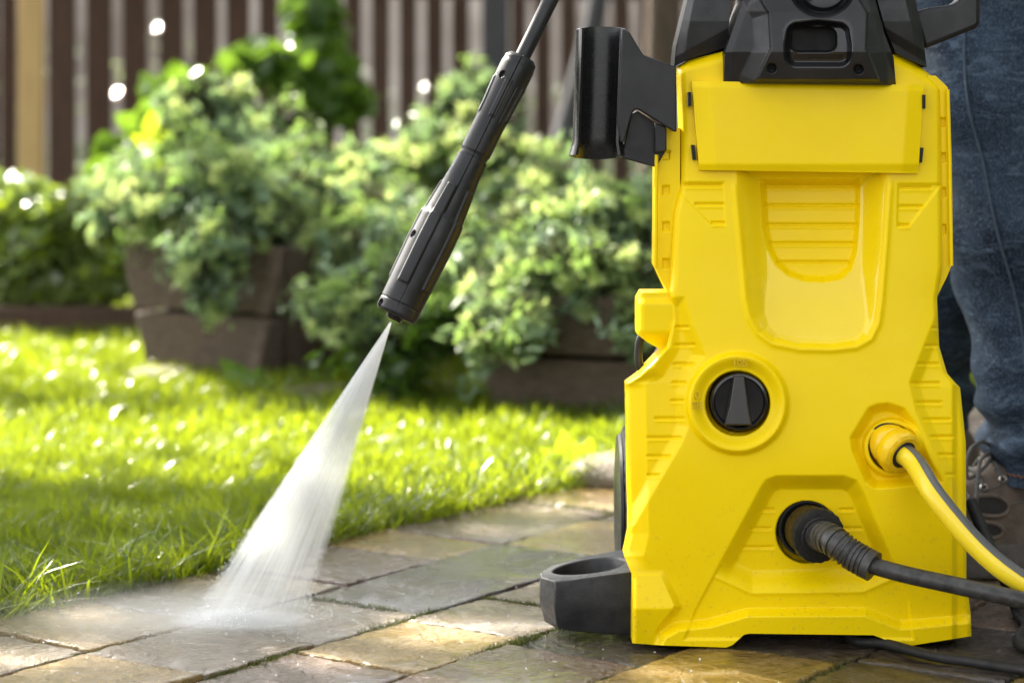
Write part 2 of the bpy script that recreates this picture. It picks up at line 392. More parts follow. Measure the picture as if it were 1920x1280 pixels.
for i in range(len(rows)-1):
    js, cols = known.get(i, ([1.3+rnd.uniform(0, .1)], []))
    js = list(js); cols = list(cols)
    while js[0] > .7: js.insert(0, js[0]-rnd.choice((.14, .17, .2))); cols.insert(0, rnd.choice(('grey', 'brown', 'dark', 'ochre')))
    top = 4.2 if i < 5 else 3.0
    while js[-1] < top: js.append(js[-1]+rnd.choice((.13, .16, .19, .24))); cols.append(rnd.choice(('grey', 'brown', 'grey', 'ochre')))
    for k in range(len(js)-1):
        c = ab((js[k]+js[k+1])/2, (rows[i]+rows[i+1])/2)
        if c.y < 1.2 or abs(c.x) > .28*c.y+.5: continue
        paver(js[k], js[k+1], rows[i], rows[i+1], cols[k], c.y < 2.6)

# ------------------------------------------------------------------ spiky scatter (grass, moss) as one mesh each
def blades(name, X, Yy, Z, hgt, wid, lean, mat, parent=None, seed=1, seg=3):
    r = np.random.default_rng(seed); n = len(X)
    th = r.uniform(0, 2*np.pi, n); ld = r.uniform(0, 2*np.pi, n); ln = lean*r.uniform(.2, 1.3, n)
    wx, wy = np.cos(th)*wid/2, np.sin(th)*wid/2
    V = np.zeros((n, 2*seg+1, 3))
    for s in range(seg+1):
        t = s/seg; cx = X+np.cos(ld)*ln*hgt*t**2; cy = Yy+np.sin(ld)*ln*hgt*t**2; cz = Z+hgt*t*(1-.25*ln*t)
        if s < seg:
            w = 1-.55*t
            V[:, 2*s] = np.stack([cx-wx*w, cy-wy*w, cz], -1); V[:, 2*s+1] = np.stack([cx+wx*w, cy+wy*w, cz], -1)
        else: V[:, 2*seg] = np.stack([cx, cy, cz], -1)
    b = (np.arange(n)*(2*seg+1))[:, None]; T = []
    for s in range(seg-1):
        T += [np.stack([b+2*s, b+2*s+1, b+2*s+3], -1), np.stack([b+2*s, b+2*s+3, b+2*s+2], -1)]
    T.append(np.stack([b+2*seg-2, b+2*seg-1, b+2*seg], -1))
    Fc = np.concatenate(T, 1).reshape(-1, 3)
    return mesh_obj(name, V.reshape(-1, 3), Fc, mat, parent, smooth=180)
def lawn_pts(n, ymin, ymax, r):
    Yv = r.uniform(ymin, ymax, n); Xv = r.uniform(-.25*Yv-.25, .25*Yv+.1)
    b = Xv*BX+Yv*BY; a = Xv*AX+Yv*AY
    edge = EDGE+.012*np.sin(a*9)+.008*np.sin(a*31+1)
    k = b < edge; return Xv[k], Yv[k], (edge-b)[k], a[k]
r1 = np.random.default_rng(5)
X1, Y1, e1, a1 = lawn_pts(150000, 1.85, 3.1, r1)
X2, Y2, e2, a2 = lawn_pts(75000, 3.0, 5.6, r1)
Xg, Yg, eg = np.concatenate([X1, X2]), np.concatenate([Y1, Y2]), np.concatenate([e1, e2])
clump = .5+.5*np.sin(Xg*17+3*np.sin(Yg*11))*np.sin(Yg*19+2*np.sin(Xg*13))
hg = (.022+.022*clump)*r1.uniform(.55, 1.3, len(Xg))*np.clip(.6+eg*6, .6, 1)
wg = np.where(Yg < 3.0, .0023, .0042)*r1.uniform(.6, 1.3, len(Xg))
lawn = blades('lawn_grass', Xg, Yg, np.full(len(Xg), -.028)+.012, hg+.01, wg, .75, M_GRASS, seed=3)
tag(lawn, 'bright sunlit lawn grass spreading from the paved path to the planters', 'grass', kind='stuff')
# fringe of longer blades and straw overhanging the path edge
aa = r1.uniform(.9, 3.4, 3200); bb = EDGE+.012-np.abs(r1.normal(0, .026, 3200))
fr = blades('edge_grass', aa*AX+bb*BX, aa*AY+bb*BY, np.full(3200, -.015), r1.uniform(.03, .085, 3200), r1.uniform(.002, .0042, 3200), 1.1, M_GRASS, seed=8, seg=4)
tag(fr, 'longer grass blades leaning over the paving edge', 'grass', kind='stuff')
aa = r1.uniform(.9, 2.6, 520); bb = EDGE+r1.normal(-.012, .014, 520)
fd = blades('dry_grass', aa*AX+bb*BX, aa*AY+bb*BY, np.full(520, -.008), r1.uniform(.01, .045, 520), r1.uniform(.0015, .003, 520), 1.7, M_GRASSD, seed=9, seg=4)
tag(fd, 'dry straw and brown blades lying along the paving edge', 'dry grass', kind='stuff')
# moss in joints
mx, my = [], []
def moss_line(p, q, n, w=.003):
    for _ in range(n):
        t = rnd.random(); t2 = t+.03*math.sin(t*40); mx.append(p.x+(q.x-p.x)*t2+rnd.gauss(0, w)); my.append(p.y+(q.y-p.y)*t2+rnd.gauss(0, w))
moss_line(ab(1.584, -1.31), ab(1.584, -1.22), 900)
moss_line(ab(1.676, -1.187), ab(1.676, -1.058), 700)
moss_line(ab(1.5, -1.058), ab(1.57, -1.058), 900, .004)
moss_line(ab(1.36, -.927), ab(1.52, -.927), 1200, .004)
moss_line(ab(1.619, -.927), ab(1.619, -.795), 1300, .003)
moss_line(ab(1.45, -.795), ab(1.62, -.795), 1300, .004)
moss_line(ab(1.2, -.664), ab(1.9, -.664), 1600, .003)
for b_ in (-1.322, -1.187, -1.058):
    for _ in range(4):
        a_0 = rnd.uniform(1.2, 2.3); moss_line(ab(a_0, b_), ab(a_0+rnd.uniform(.06, .16), b_), 420, .0028)
moss_line(ab(1.9, EDGE+.02), ab(3.0, EDGE+.03), 2500, .01)
moss_line(ab(2.14, EDGE), ab(2.14, -1.32), 900, .006)
mx, my = np.array(mx), np.array(my)
M_MOSS = leaf_mat('moss', (.06, .085, .01), (.1, .11, .018), .25, .85)
ms = blades('moss', mx, my, np.full(len(mx), -.012), nr.uniform(.0095, .0145, len(mx)), nr.uniform(.002, .004, len(mx)), .6, M_MOSS, seed=4, seg=2)
tag(ms, 'green moss growing in the joints between the stone pavers', 'moss', kind='stuff')

# ------------------------------------------------------------------ pressure washer
YW = 1.848
W = thing('pressure_washer', 'upright yellow and black electric pressure washer standing on the wet stone paving', 'pressure washer', (.24, 1.93, 0))
Lb = [(90, 1269), (127, 1270), (240, 1275), (335, 1277), (400, 1262), (546, 1256), (560, 1258), (600, 1260), (650, 1250), (705, 1197), (719, 1173), (1000, 1179), (1042, 1170), (1082, 1187), (1215, 1185)]
Rb = [(90, 1690), (105, 1700), (142, 1746), (168, 1764), (500, 1767), (560, 1757), (650, 1761), (700, 1776), (716, 1790), (726, 1800), (830, 1811), (1085, 1812), (1150, 1820), (1215, 1822)]
Tb = [(1268, 126), (1290, 113), (1355, 97), (1400, 97), (1680, 103), (1745, 139), (1764, 150)]
Bb = [(1185, 1205), (1240, 1209), (1362, 1213), (1374, 1208), (1395, 1189), (1405, 1187), (1638, 1190), (1690, 1210), (1705, 1210), (1820, 1192)]
U1 = [(1378, 300), (1395, 480), (1402, 560), (1410, 596), (1425, 622), (1450, 640), (1500, 650), (1560, 651), (1605, 646), (1630, 632), (1643, 605), (1649, 560), (1658, 450), (1668, 300)]
U2 = [(1424, 334), (1430, 430), (1438, 468), (1453, 497), (1475, 517), (1505, 528), (1545, 530), (1578, 524), (1598, 506), (1608, 475), (1613, 420), (1615, 334)]
RibL = [(1250, 556), (1284, 556), (1300, 610), (1325, 668), (1300, 700), (1290, 740), (1292, 800), (1280, 830), (1190, 985), (1150, 1000), (1150, 700), (1225, 690), (1250, 650)]
RibR = [(1775, 540), (1762, 570), (1734, 640), (1704, 718), (1716, 770), (1756, 860), (1800, 968), (1850, 980), (1850, 600)]
Inl = [(1666, 754), (1697, 764), (1716, 790), (1745, 860), (1770, 905), (1716, 911), (1640, 917), (1622, 904), (1597, 848), (1593, 820), (1628, 763), (1645, 756)]
Out = [(1436, 898), (1457, 890), (1582, 890), (1607, 899), (1622, 925), (1706, 1128), (1714, 1200), (1280, 1200), (1302, 1142), (1426, 912)]
Lip = [(1236, 1184), (1268, 1166), (1330, 1159), (1401, 1139), (1625, 1138), (1690, 1163), (1850, 1148), (1850, 1260), (1200, 1260)]
Moun = [(1150, 1068), (1246, 1067), (1279, 1137), (1238, 1190), (1238, 1230), (1150, 1230)]
grooves = []
for y, x0, x1 in [(349, 1433, 1612), (385, 1434, 1611), (421, 1437, 1608), (456, 1442, 1604), (491, 1456, 1594)]: grooves.append((y, x0, x1))
for y, x0, x1 in [(348, 1283, 1354), (383, 1303, 1357), (418, 1334, 1359), (352, 1688, 1746), (387, 1686, 1730), (422, 1684, 1706)]: grooves.append((y, x0, x1))
for y, x0, x1 in [(613, 1266, 1292), (646, 1264, 1304), (682, 1262, 1300), (717, 1260, 1286), (751, 1258, 1282), (784, 1228, 1284), (820, 1214, 1278), (855, 1213, 1258), (890, 1214, 1238)]: grooves.append((y, x0, x1))
for y, x0, x1 in [(615, 1747, 1758), (648, 1734, 1760), (682, 1720, 1760), (718, 1711, 1762), (754, 1717, 1766), (786, 1731, 1783), (818, 1745, 1788), (852, 1759, 1790), (889, 1774, 1791)]: grooves.append((y, x0, x1))
for y, x0, x1 in [(955, 1426, 1452), (955, 1574, 1600), (990, 1407, 1446), (990, 1582, 1615), (1025, 1392, 1450), (1025, 1578, 1628)]: grooves.append((y, x0, x1))
def body_depth(X, Y):
    d = tab([(80, -6), (320, -1), (500, 4), (700, 12), (860, 17), (1000, 14), (1150, 7), (1220, 2)], Y, 90)
    L, Rr = tab(Lb, Y), tab(Rb, Y)
    u = (X-(L+Rr)/2)/((Rr-L)/2); d = d-5*np.abs(u)**4
    e = np.minimum(X-L, Rr-X); d = d-4.5*(1-np.clip(e/9, 0, 1))**2
    low = ss(700, 730, Y)*ss(1075, 1030, Y)
    d = d-11*low*(1-np.clip((X-L)/38, 0, 1))
    d = d-7*ss(1784, 1796, X)*ss(710, 730, Y)
    d = d-5*ss(1748, 1735, -(-X))*0
    # upper side shoulders: flat centre, falling away to both edges above the waist
    d = d-3*(1-np.clip((X-L)/14, 0, 1))*ss(560, 520, Y)
    # top rounding
    T = tab(Tb, X); d = d-9*(1-np.clip((Y-T)/22, 0, 1))**2
    # main recess bowl
    s1 = sdp(X, Y, U1); w = tab([(300, 52), (520, 40), (600, 22), (650, 10)], Y)
    D1 = tab([(300, 21), (480, 17), (560, 11), (640, 3.2), (660, 3)], Y, 30)
    t = np.clip(-s1/w, 0, 1); d = d-D1*1.15*(.7*t+.3*t*t*(3-2*t))
    d = d+1.6*np.exp(-((s1-5)/5)**2)*ss(330, 360, Y)
    s2 = sdp(X, Y, U2); d = d-7.5*cs(0, 12, -s2)
    # side wings
    wl = sdp(X, Y, [(1268, 340), (1360, 340), (1362, 425), (1332, 422), (1268, 360)]); d = d-1.6*ss(0, 4, -wl)
    wr = sdp(X, Y, [(1682, 343), (1770, 343), (1752, 366), (1703, 428), (1680, 428)]); d = d-1.6*ss(0, 4, -wr)
    # ribbed flanks
    d = d-8*cs(0, 24, -sdp(X, Y, RibL))-7*cs(0, 20, -sdp(X, Y, RibR))
    # creases of the waist
    d = d+2.2*np.exp(-(sdp(X, Y, [(1757, 430), (1786, 470), (1786, 520), (1700, 742), (1690, 740), (1757, 520)])/14)**2)*0
    # switch boss
    r = np.hypot(X-1383, Y-756)
    d = d+6.5*ss(99, 88, r)-5.5*ss(88, 64, r)-14*ss(62, 58, r)
    # inlet recess and boss
    d = d-13*cs(0, 17, -sdp(X, Y, Inl))
    r = np.hypot(X-1673, Y-839); d = d+7*ss(58, 51, r)-20*ss(45, 41, r)
    # outlet recess
    so_ = sdp(X, Y, Out); rid = tab([(1300, 1068), (1339, 1080), (1410, 1112), (1618, 1109), (1671, 1086), (1705, 1075)], X)
    led = ss(rid-46, rid, Y)
    d = d-(16*cs(0, 27, -so_)*(1-led)+2.0*ss(0, 5, -so_)*led)
    d = d+1.0*np.exp(-((Y-rid)/4)**2)*ss(0, 10, -so_)
    r = np.hypot(X-1513, Y-997); d = d-28*ss(59, 55, r)
    # base lip and corner mound
    d = d+11*cs(0, 17, -sdp(X, Y, Lip))
    sm = sdp(X, Y, Moun); h = 10*np.clip(np.minimum((Y-1064)/76, (1222-Y)/80), 0, 1)
    d = d+h*np.clip(-sm/12, 0, 1)*(1-ss(0, 17, -sdp(X, Y, Lip)))
    for y, x0, x1 in grooves:
        d = d-2.4*np.exp(-((Y-y)/2.1)**2)*ss(x0-2, x0+2, X)*ss(x1+2, x1-2, X)
        d = d+.5*np.exp(-((Y-y-5)/2.6)**2)*ss(x0-2, x0+2, X)*ss(x1+2, x1-2, X)
    return d
shell = relief('front_shell', Lb, Rb, 100, 1205, 340, 580, body_depth, YW, .035, M_Y, W, top=Tb, bot=Bb)
shell.data.materials.append(M_YG)
def gloss_faces(o, nx, ny):
    co = np.zeros(len(o.data.vertices)*3, np.float32); o.data.vertices.foreach_get('co', co); co = co.reshape(-1, 3)+np.array(W.location)
    px = 960+co[:, 0]*F/co[:, 1]; py = YH+(H-co[:, 2])*F/co[:, 1]
    q = np.zeros(len(o.data.loops), np.int32); o.data.loops.foreach_get('vertex_index', q); q = q.reshape(-1, 4)
    fx, fy = px[q].mean(1), py[q].mean(1)
    k = (sdp(fx, fy, U1) < -6) & (sdp(fx, fy, U2) > -2) & (fy > 330)
    o.data.polygons.foreach_set('material_index', k.astype(np.int32))
gloss_faces(shell, 340, 580)
# glossy insert of the bowl is the same moulding; rear housing behind
core = [(1300, 60), (1700, 60), (1750, 170), (1755, 540), (1740, 640), (1790, 760), (1795, 1196), (1210, 1196), (1200, 760), (1275, 640), (1272, 540), (1280, 170)]
prism('rear_housing', core, YW+.035, YW+.17, M_KS, W, .004)
# side flanges with clip recesses
def fl_depth(xc, ys):
    def f(X, Y):
        d = -2.5*(np.abs(X-xc[0]) < 4)*0.0+0*X
        for y in ys: d = d-3.0*ss(0, 3, -rbox(X, Y, xc[1], y, 8, 10, 1))
        return d
    return f
relief('side_flange', [(240, 1249), (284, 1249), (287, 1231), (500, 1229), (552, 1254)], [(240, 1275), (552, 1275)], 240, 552, 40, 210, fl_depth((1235, 1249), (291, 357, 425, 494)), YW+.012, .05, M_Y, W)
relief('side_flange', [(140, 1740), (560, 1740)], [(140, 1752), (164, 1777), (300, 1781), (498, 1784), (520, 1775), (560, 1755)], 142, 560, 50, 260, fl_depth((1778, 1767), (230, 296, 361, 430)), YW+.012, .05, M_Y, W)
# thin flange rim edges
tube('flange_rim', [P(1231, 290, YW+.008), P(1230, 400, YW+.008), P(1229, 500, YW+.008)], .0016, M_Y, W, 8)
tube('flange_rim', [P(1777, 168, YW+.008), P(1781, 300, YW+.008), P(1784, 498, YW+.008)], .0016, M_Y, W, 8)
# hook nub on the left flank
def nub_depth(X, Y):
    return -7*(1-np.clip((X-1195)/16, 0, 1))**2-8*ss(618, 650, Y)-4*ss(572, 556, Y)
relief('cable_hook', [(548, 1205), (562, 1196), (628, 1196), (640, 1212), (660, 1246)], [(548, 1264), (660, 1264)], 549, 660, 40, 60, nub_depth, YW+.004, .05, M_Y, W)
tube('cable_clip', spline([P(1204, 628, YW+.03), P(1198, 645, YW+.03), P(1198, 680, YW+.03), P(1208, 700, YW+.03)], 8), .0035, M_K, W, 10)
# name panel
pl_L = [(150, 1297), (320, 1311)]; pl_R = [(150, 1733), (322, 1722)]
def plate_depth(X, Y):
    L, Rr = tab(pl_L, Y), tab(pl_R, Y)
    d = 6.5+tab([(140, -3), (330, 1)], Y)
    d = d-4.0*(1-np.clip((X-L)/33, 0, 1))-4.0*(1-np.clip((Rr-X)/30, 0, 1))
    d = d-3.0*(1-np.clip((322-Y)/14, 0, 1))-1.3*(1-np.clip((Y-152-(X-1297)*.02)/11, 0, 1))
    return d
relief('blank_badge_panel', pl_L, pl_R, 153, 321, 130, 70, plate_depth, YW, .006, M_Y, W, top=[(1297, 152), (1733, 160)], bot=[(1311, 319), (1722, 325)])
for px, py, hh in ((1293, 186, 13), (1301, 286, 14), (1732.5, 191, 13), (1727.5, 291, 14)):
    t_ = 1.5 if py > 250 and px < 1500 else (-1.5 if py > 250 else 0)
    prism('slot_shade_block', [(px-3-t_, py-hh), (px+3-t_, py-hh), (px+3+t_, py+hh), (px-3+t_, py+hh)], YW-.0022, YW+.01, M_HOLE, W, 0)  # black block set slightly proud, its colour standing for a slot's shade

# switch
kc = P(1386, 753, YW-.012)
lathe('switch_ring', kc+Vector((0, .004, 0)), (0, -1, 0), [(-.006, .0262), (.0, .0262), (.001, .0255), (.0, .0248), (-.006, .0245)], M_LENS, W, 64)
kn = lathe('switch_knob', kc+Vector((0, .004, 0)), (0, -1, 0), [(-.01, .0238), (.004, .0238), (.0062, .0228), (.0066, .021), (.0035, .0198), (.003, .001)], M_KG, W, 64)
gr_pts = [(1377, 706), (1395, 706), (1402, 760), (1409, 796), (1359, 796), (1369, 760)]
def grip_mesh():
    v = []; yb, yf = kc.y+.002, kc.y-.012
    base = [(1374, 703), (1398, 703), (1406, 760), (1412, 798), (1356, 798), (1364, 760)]
    for x, y in base: p = P(x, y, yb); v.append(p)
    for x, y in gr_pts: p = P(x, y, yf if y > 720 else yf+.003); v.append(p)
    f = [[6+i for i in range(6)]]+[[i, (i+1) % 6, 6+(i+1) % 6, 6+i] for i in range(6)]
    return v, f
v_, f_ = grip_mesh(); bevel(recalc(mesh_obj('knob_grip', v_, f_, M_KNOB, kn)), .0008, 3)
def text_part(s, px, py, size, Y, parent, mat):
    cu = bpy.data.curves.new('marking', 'FONT'); cu.body = s; cu.size = size; cu.extrude = .0004; cu.align_x = 'CENTER'; cu.align_y = 'CENTER'
    to = bpy.data.objects.new('tmp', cu); C.objects.link(to); dg = bpy.context.evaluated_depsgraph_get()
    me = bpy.data.meshes.new_from_object(to.evaluated_get(dg)); bpy.data.objects.remove(to)
    me.materials.clear(); me.materials.append(mat)
    o = bpy.data.objects.new('moulded_marking', me); C.objects.link(o); o.parent = parent
    o.location = P(px, py, Y)-origin(parent); o.rotation_euler = (R(90), 0, 0); return o
M_YD = plain('moulded_mark_yellow', (.66, .46, .004), (.6, .42, .004), (.3, .4))
text_part('1', 1377, 679, .0085, YW-.0195, W, M_YD); text_part('ON', 1392, 680, .0056, YW-.0195, W, M_YD)
text_part('0', 1308, 741, .0095, YW-.0195, W, M_YD); text_part('OFF', 1307, 760, .0052, YW-.0195, W, M_YD)
for cx, cy, hw, hh in ((1392, 680, 11, 6.5), (1307, 760, 11, 6.5)):
    for q in ([(cx-hw, cy-hh), (cx+hw, cy-hh), (cx+hw, cy-hh+1.2), (cx-hw, cy-hh+1.2)], [(cx-hw, cy+hh), (cx+hw, cy+hh), (cx+hw, cy+hh-1.2), (cx-hw, cy+hh-1.2)]):
        prism('moulded_marking', q, YW-.0198, YW-.0185, M_YD, W, 0)

# black head
Lh = [(-160, 1405), (0, 1394), (60, 1373), (100, 1359), (158, 1357)]
Rh = [(-160, 1632), (0, 1641), (60, 1657), (110, 1676), (160, 1680)]
Ch = [(1415, 152), (1444, 92), (1440, 26), (1424, 0), (1424, -200), (1612, -200), (1612, 0), (1628, 26), (1626, 92), (1650, 152)]
def head_depth(X, Y):
    L, Rr = tab(Lh, Y), tab(Rh, Y); e = np.minimum(X-L, Rr-X)
    d = 25+tab([(-160, -26), (-20, -8), (22, 2), (98, 9), (158, -4)], Y)
    d = d-7*(1-np.clip(-sdp(X, Y, Ch)/3, 0, 1))*1
    s = sdp(X, Y, Ch); d = d-13*np.clip(s/30, 0, 1)
    d = d-3*(1-np.clip(e/14, 0, 1))
    rb = rbox(X, Y, 1534, 82, 66, 47, 26)+np.abs(X-1534)*np.clip((82-Y)/95, 0, 1)*.3
    d = d-9*ss(0, 15, -rb)
    d = d-16*ss(0, 5, -rbox(X, Y, 1525, 75, 45, 24, 18))
    for hx, hy in ((1447, 128), (1610, 130)): d = d-8*ss(10, 7, np.hypot(X-hx, Y-hy))
    r = np.hypot((X-1542), (Y+22)*1.1); d = d-12*ss(64, 52, r)
    return d
hc_ = relief('head_cover', Lh, Rh, -160, 158, 170, 170, head_depth, YW, .07, M_KS, W, bot=[(1357, 156), (1680, 160)])
hc_.data.materials.append(M_KG)
def gloss_head(o):
    co = np.zeros(len(o.data.vertices)*3, np.float32); o.data.vertices.foreach_get('co', co); co = co.reshape(-1, 3)+np.array(W.location)
    px = 960+co[:, 0]*F/co[:, 1]; py = YH+(H-co[:, 2])*F/co[:, 1]
    q = np.zeros(len(o.data.loops), np.int32); o.data.loops.foreach_get('vertex_index', q); q = q.reshape(-1, 4)
    k = rbox(px[q].mean(1), py[q].mean(1), 1534, 82, 66, 47, 26) < 0
    o.data.polygons.foreach_set('material_index', k.astype(np.int32))
gloss_head(hc_)
lathe('top_dial', P(1542, -28, YW-.014), (0, -1, 0), [(-.01, .021), (.004, .021), (.006, .019), (.0045, .0165), (.004, .001)], M_KG, W, 48)
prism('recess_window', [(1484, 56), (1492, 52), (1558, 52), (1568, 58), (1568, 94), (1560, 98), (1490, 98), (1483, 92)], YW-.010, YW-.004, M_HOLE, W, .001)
# left and right shoulder covers
def sh_depth(X, Y):
    d = tab([(-160, -8), (40, 0), (126, -4)], Y)
    k = tab([(0, 1302), (60, 1290), (122, 1282)], Y)
    d = d-9*np.clip((k-X)/18, 0, 1)-5*np.clip((Y-(100-(X-1280)*.55))/30, 0, 1)
    return d
relief('shoulder_cover', [(-160, 1325), (0, 1289), (85, 1268), (124, 1264)], [(-160, 1375), (0, 1372), (90, 1362), (124, 1362)], -160, 122, 60, 140, sh_depth, YW+.004, .06, M_K, W, bot=[(1264, 125), (1290, 112), (1362, 88)], decB=.3)
def sh2_depth(X, Y):
    d = tab([(-160, -8), (40, 0), (126, -4)], Y)
    k = tab([(0, 1698), (60, 1712), (122, 1722)], Y)
    return d-9*np.clip((X-k)/18, 0, 1)-4*np.clip((Y-(58+(X-1670)*.6))/20, 0, 1)
relief('shoulder_cover', [(-160, 1640), (0, 1645), (60, 1662), (100, 1680), (122, 1680)], [(-160, 1690), (0, 1716), (60, 1730), (122, 1737)], -160, 122, 60, 140, sh2_depth, YW+.004, .06, M_K, W, bot=[(1680, 100), (1700, 110), (1737, 126)], decB=.2)
# carry handle on the right
hd = [(1712, 22), (1745, 14), (1790, 8), (1806, -6), (1810, -70), (1700, -80), (1700, -125), (1830, -115), (1840, -80), (1839, 47), (1830, 54), (1732, 93)]
ho = prism('carry_handle', hd, YW+.02, YW+.052, M_KS, W, .004)
# holster on the left
HC = P(1128, 170, YW+.014)
def holster_mesh():
    v = []; f = []; nA, nZ, r, th = 48, 28, .0203, .0024
    for j in range(nZ+1):
        t = j/nZ
        for rr in (r, r-th):
            for i in range(nA+1):
                a = R(-38+(256)*i/nA)                       # opening faces the camera
                back = max(0, math.sin(a))
                z = HC.z+.0505-.104*t+(.0035*back if t < .5 else -.004*back)*(abs(2*t-1)**6)
                fl = 1+.12*max(0, (t-.9)/.1)
                v.append(Vector((HC.x+(-.0006*t*6)+math.cos(a)*rr*fl*1.04, HC.y+math.sin(a)*rr*fl, z)))
    m = nA+1
    for j in range(nZ):
        o0, i0, o1, i1 = 2*j*m, (2*j+1)*m, 2*(j+1)*m, (2*j+3)*m
        for i in range(nA):
            f.append([o0+i, o0+i+1, o1+i+1, o1+i]); f.append([i0+i+1, i0+i, i1+i, i1+i+1])
        f.append([o0, o1, i1, i0]); f.append([o0+nA, i0+nA, i1+nA, o1+nA])
    for i in range(nA):
        f.append([i, m+i, m+i+1, i+1]); b = 2*nZ*m; f.append([b+i, b+i+1, b+m+i+1, b+m+i])
    return v, f
M_HOLST = plain('satin_black_holster', (.007, .007, .008), (.012, .012, .013), (.22, .32), 30, 500, .2, .0003)
v_, f_ = holster_mesh()
hol = recalc(mesh_obj('lance_holster', v_, f_, M_HOLST, W, 40))
arm = prism('holster_arm', [(1166, 54), (1180, 60), (1206, 103), (1214, 106), (1268, 126), (1269, 248), (1262, 246), (1198, 206), (1190, 206), (1185, 214), (1170, 268), (1163, 266), (1158, 230), (1163, 120)], YW-.008, YW+.006, M_KS, hol, .0012)
prism('holster_web', [(1183, 214), (1196, 208), (1245, 240), (1247, 286), (1230, 314), (1200, 306), (1165, 296)], YW+.008, YW+.03, M_K, hol, .001)
prism('holster_clip', [(1228, 230), (1250, 238), (1250, 284), (1228, 286)], YW-.002, YW+.008, M_K, hol, .001)

# bumper foot on the left
def foot():
    yf, yb = 1.868, 1.972
    def xw(px, Y): return (px-960)*Y/F
    ol = [(xw(1187, yf), yf), (xw(1070, yf), yf), (xw(1040, yf+.004), yf+.006), (xw(1012, 1.9), yf+.032), (xw(1011, 1.92), yf+.052), (xw(1035, 1.945), yf+.078), (xw(1090, 1.96), yf+.094), (xw(1160, 1.97), yb), (xw(1190, 1.97), yb)]
    n = len(ol); cx, cy = xw(1102, 1.915), 1.918
    hx, hy = .0315, .031
    def zt(x): return .0462+(x-ol[4][0])*.14
    levels = []
    def ring(s, z, tilt=0):
        return [Vector((cx+(x-cx)*s if i not in (0, n-1) else x, cy+(y-cy)*s, (zt(x) if z is None else z+(x-ol[4][0])*tilt))) for i, (x, y) in enumerate(ol)]
    v = []
    v += ring(.90, .008, -.07); v += ring(.985, .022, .0); v += ring(1.0, .027, .04); v += ring(.985, None)
    f = []
    for r in range(3):
        for i in range(n): f.append([r*n+i, r*n+(i+1) % n, (r+1)*n+(i+1) % n, (r+1)*n+i])
    # oval hole loops
    m = 36; h0 = len(v)
    for s, dz in ((1.0, 0), (.97, -.002), (.9, -.02), (.82, -.034)):
        for k in range(m):
            a = 2*math.pi*k/m; x = cx+.001+hx*s*math.cos(a); y = cy+hy*s*math.sin(a)*(1+.12*math.cos(a))
            v.append(Vector((x, y, zt(x)+dz)))
    for r in range(3):
        for k in range(m): f.append([h0+r*m+k, h0+r*m+(k+1) % m, h0+(r+1)*m+(k+1) % m, h0+(r+1)*m+k])
    f.append([h0+3*m+k for k in range(m)]); f.append(list(range(n)))
    bm = bmesh.new(); bv = [bm.verts.new(p) for p in v]
    for q in f: bm.faces.new([bv[i] for i in q])
    # bridge top: outer ring 3 to the oval
    outer = [bv[3*n+i] for i in range(n)]; inner = [bv[h0+k] for k in range(m)]
    oe = [bm.edges.get((outer[i], outer[(i+1) % n])) for i in range(n)]; ie = [bm.edges.get((inner[k], inner[(k+1) % m])) for k in range(m)]
    bmesh.ops.bridge_loops(bm, edges=oe+ie)
    bmesh.ops.recalc_face_normals(bm, faces=bm.faces)
    me = bpy.data.meshes.new('foot_bracket'); 
    for q in bm.verts: q.co -= W.location
    bm.to_mesh(me); bm.free()
    me.materials.append(M_RUBF); me.polygons.foreach_set('use_smooth', [True]*len(me.polygons)); me.set_sharp_from_angle(angle=R(25))
    o = bpy.data.objects.new('foot_bracket', me); C.objects.link(o); o.parent = W; bevel(o, .0012, 2, 20); return o
M_RUBF = plain('scuffed_black_foot', (.011, .011, .012), (.024, .024, .025), (.35, .6), 60, 500, .5, .0006, spec=.33)
foot()
# wheels
def wheel(xc, side):
    wc = Vector((xc, 2.045, .0775)); r = .0772
    wh = lathe('wheel', wc, (1, 0, 0), [(-.016, .058), (-.0165, .066), (-.013, .0745), (.013, .0745), (.0165, .066), (.016, .058)], M_RUB, W, 72,
               fn=lambda a, s: .0026*(1 if abs(s) < .014 and (math.sin(a*30+s*160) > -.2) else 0), smooth=30)
    lathe('rim', wc+Vector((0, 0, 0)), (1, 0, 0), [(-.0185, .02), (-.02, .03), (-.0195, .056), (-.0185, .0695), (-.016, .0705), (.014, .056), (.016, .02)], M_KS, wh, 48)
    lathe('hub_cap', wc, (1, 0, 0), [(-.0195, .004), (-.0193, .012), (-.018, .016), (.018, .016)], M_K, wh, 24)
wheel(.1148, -1); wheel(.372, 1)

# water inlet coupling and garden hose
ax = Vector((.5, -.8, -.38)).normalized()
ic = P(1660, 826, YW-.001)
lathe('inlet_thread', ic, (0, -1, 0), [(-.01, .0165), (.006, .0165), (.008, .0155)], M_K, W, 40, fn=lambda a, s: .0004*math.sin(a*40))
hz = thing('garden_hose', 'yellow garden hose with a grey stripe clicked into the inlet right of the switch', 'hose', tuple(ic))
qc = lathe('quick_coupling', ic+ax*.001, ax, [(-.004, .0158), (.001, .0168), (.007, .0172), (.0085, .0166), (.0095, .0172), (.011, .0184), (.0165, .0188), (.0195, .0186), (.0225, .0176), (.024, .0150), (.0235, .0118), (.020, .0112)], M_ORANGE, hz, 56, fn=lambda a, s: .0006*max(0, math.sin(a*9)) if .011 < s < .021 else 0)
lathe('coupling_collar', ic+ax*.019, ax, [(0, .0112), (.0052, .0112), (.006, .0105), (.006, .0088), (.0, .0086)], M_K, qc, 40)
hs_ = ic+ax*.016
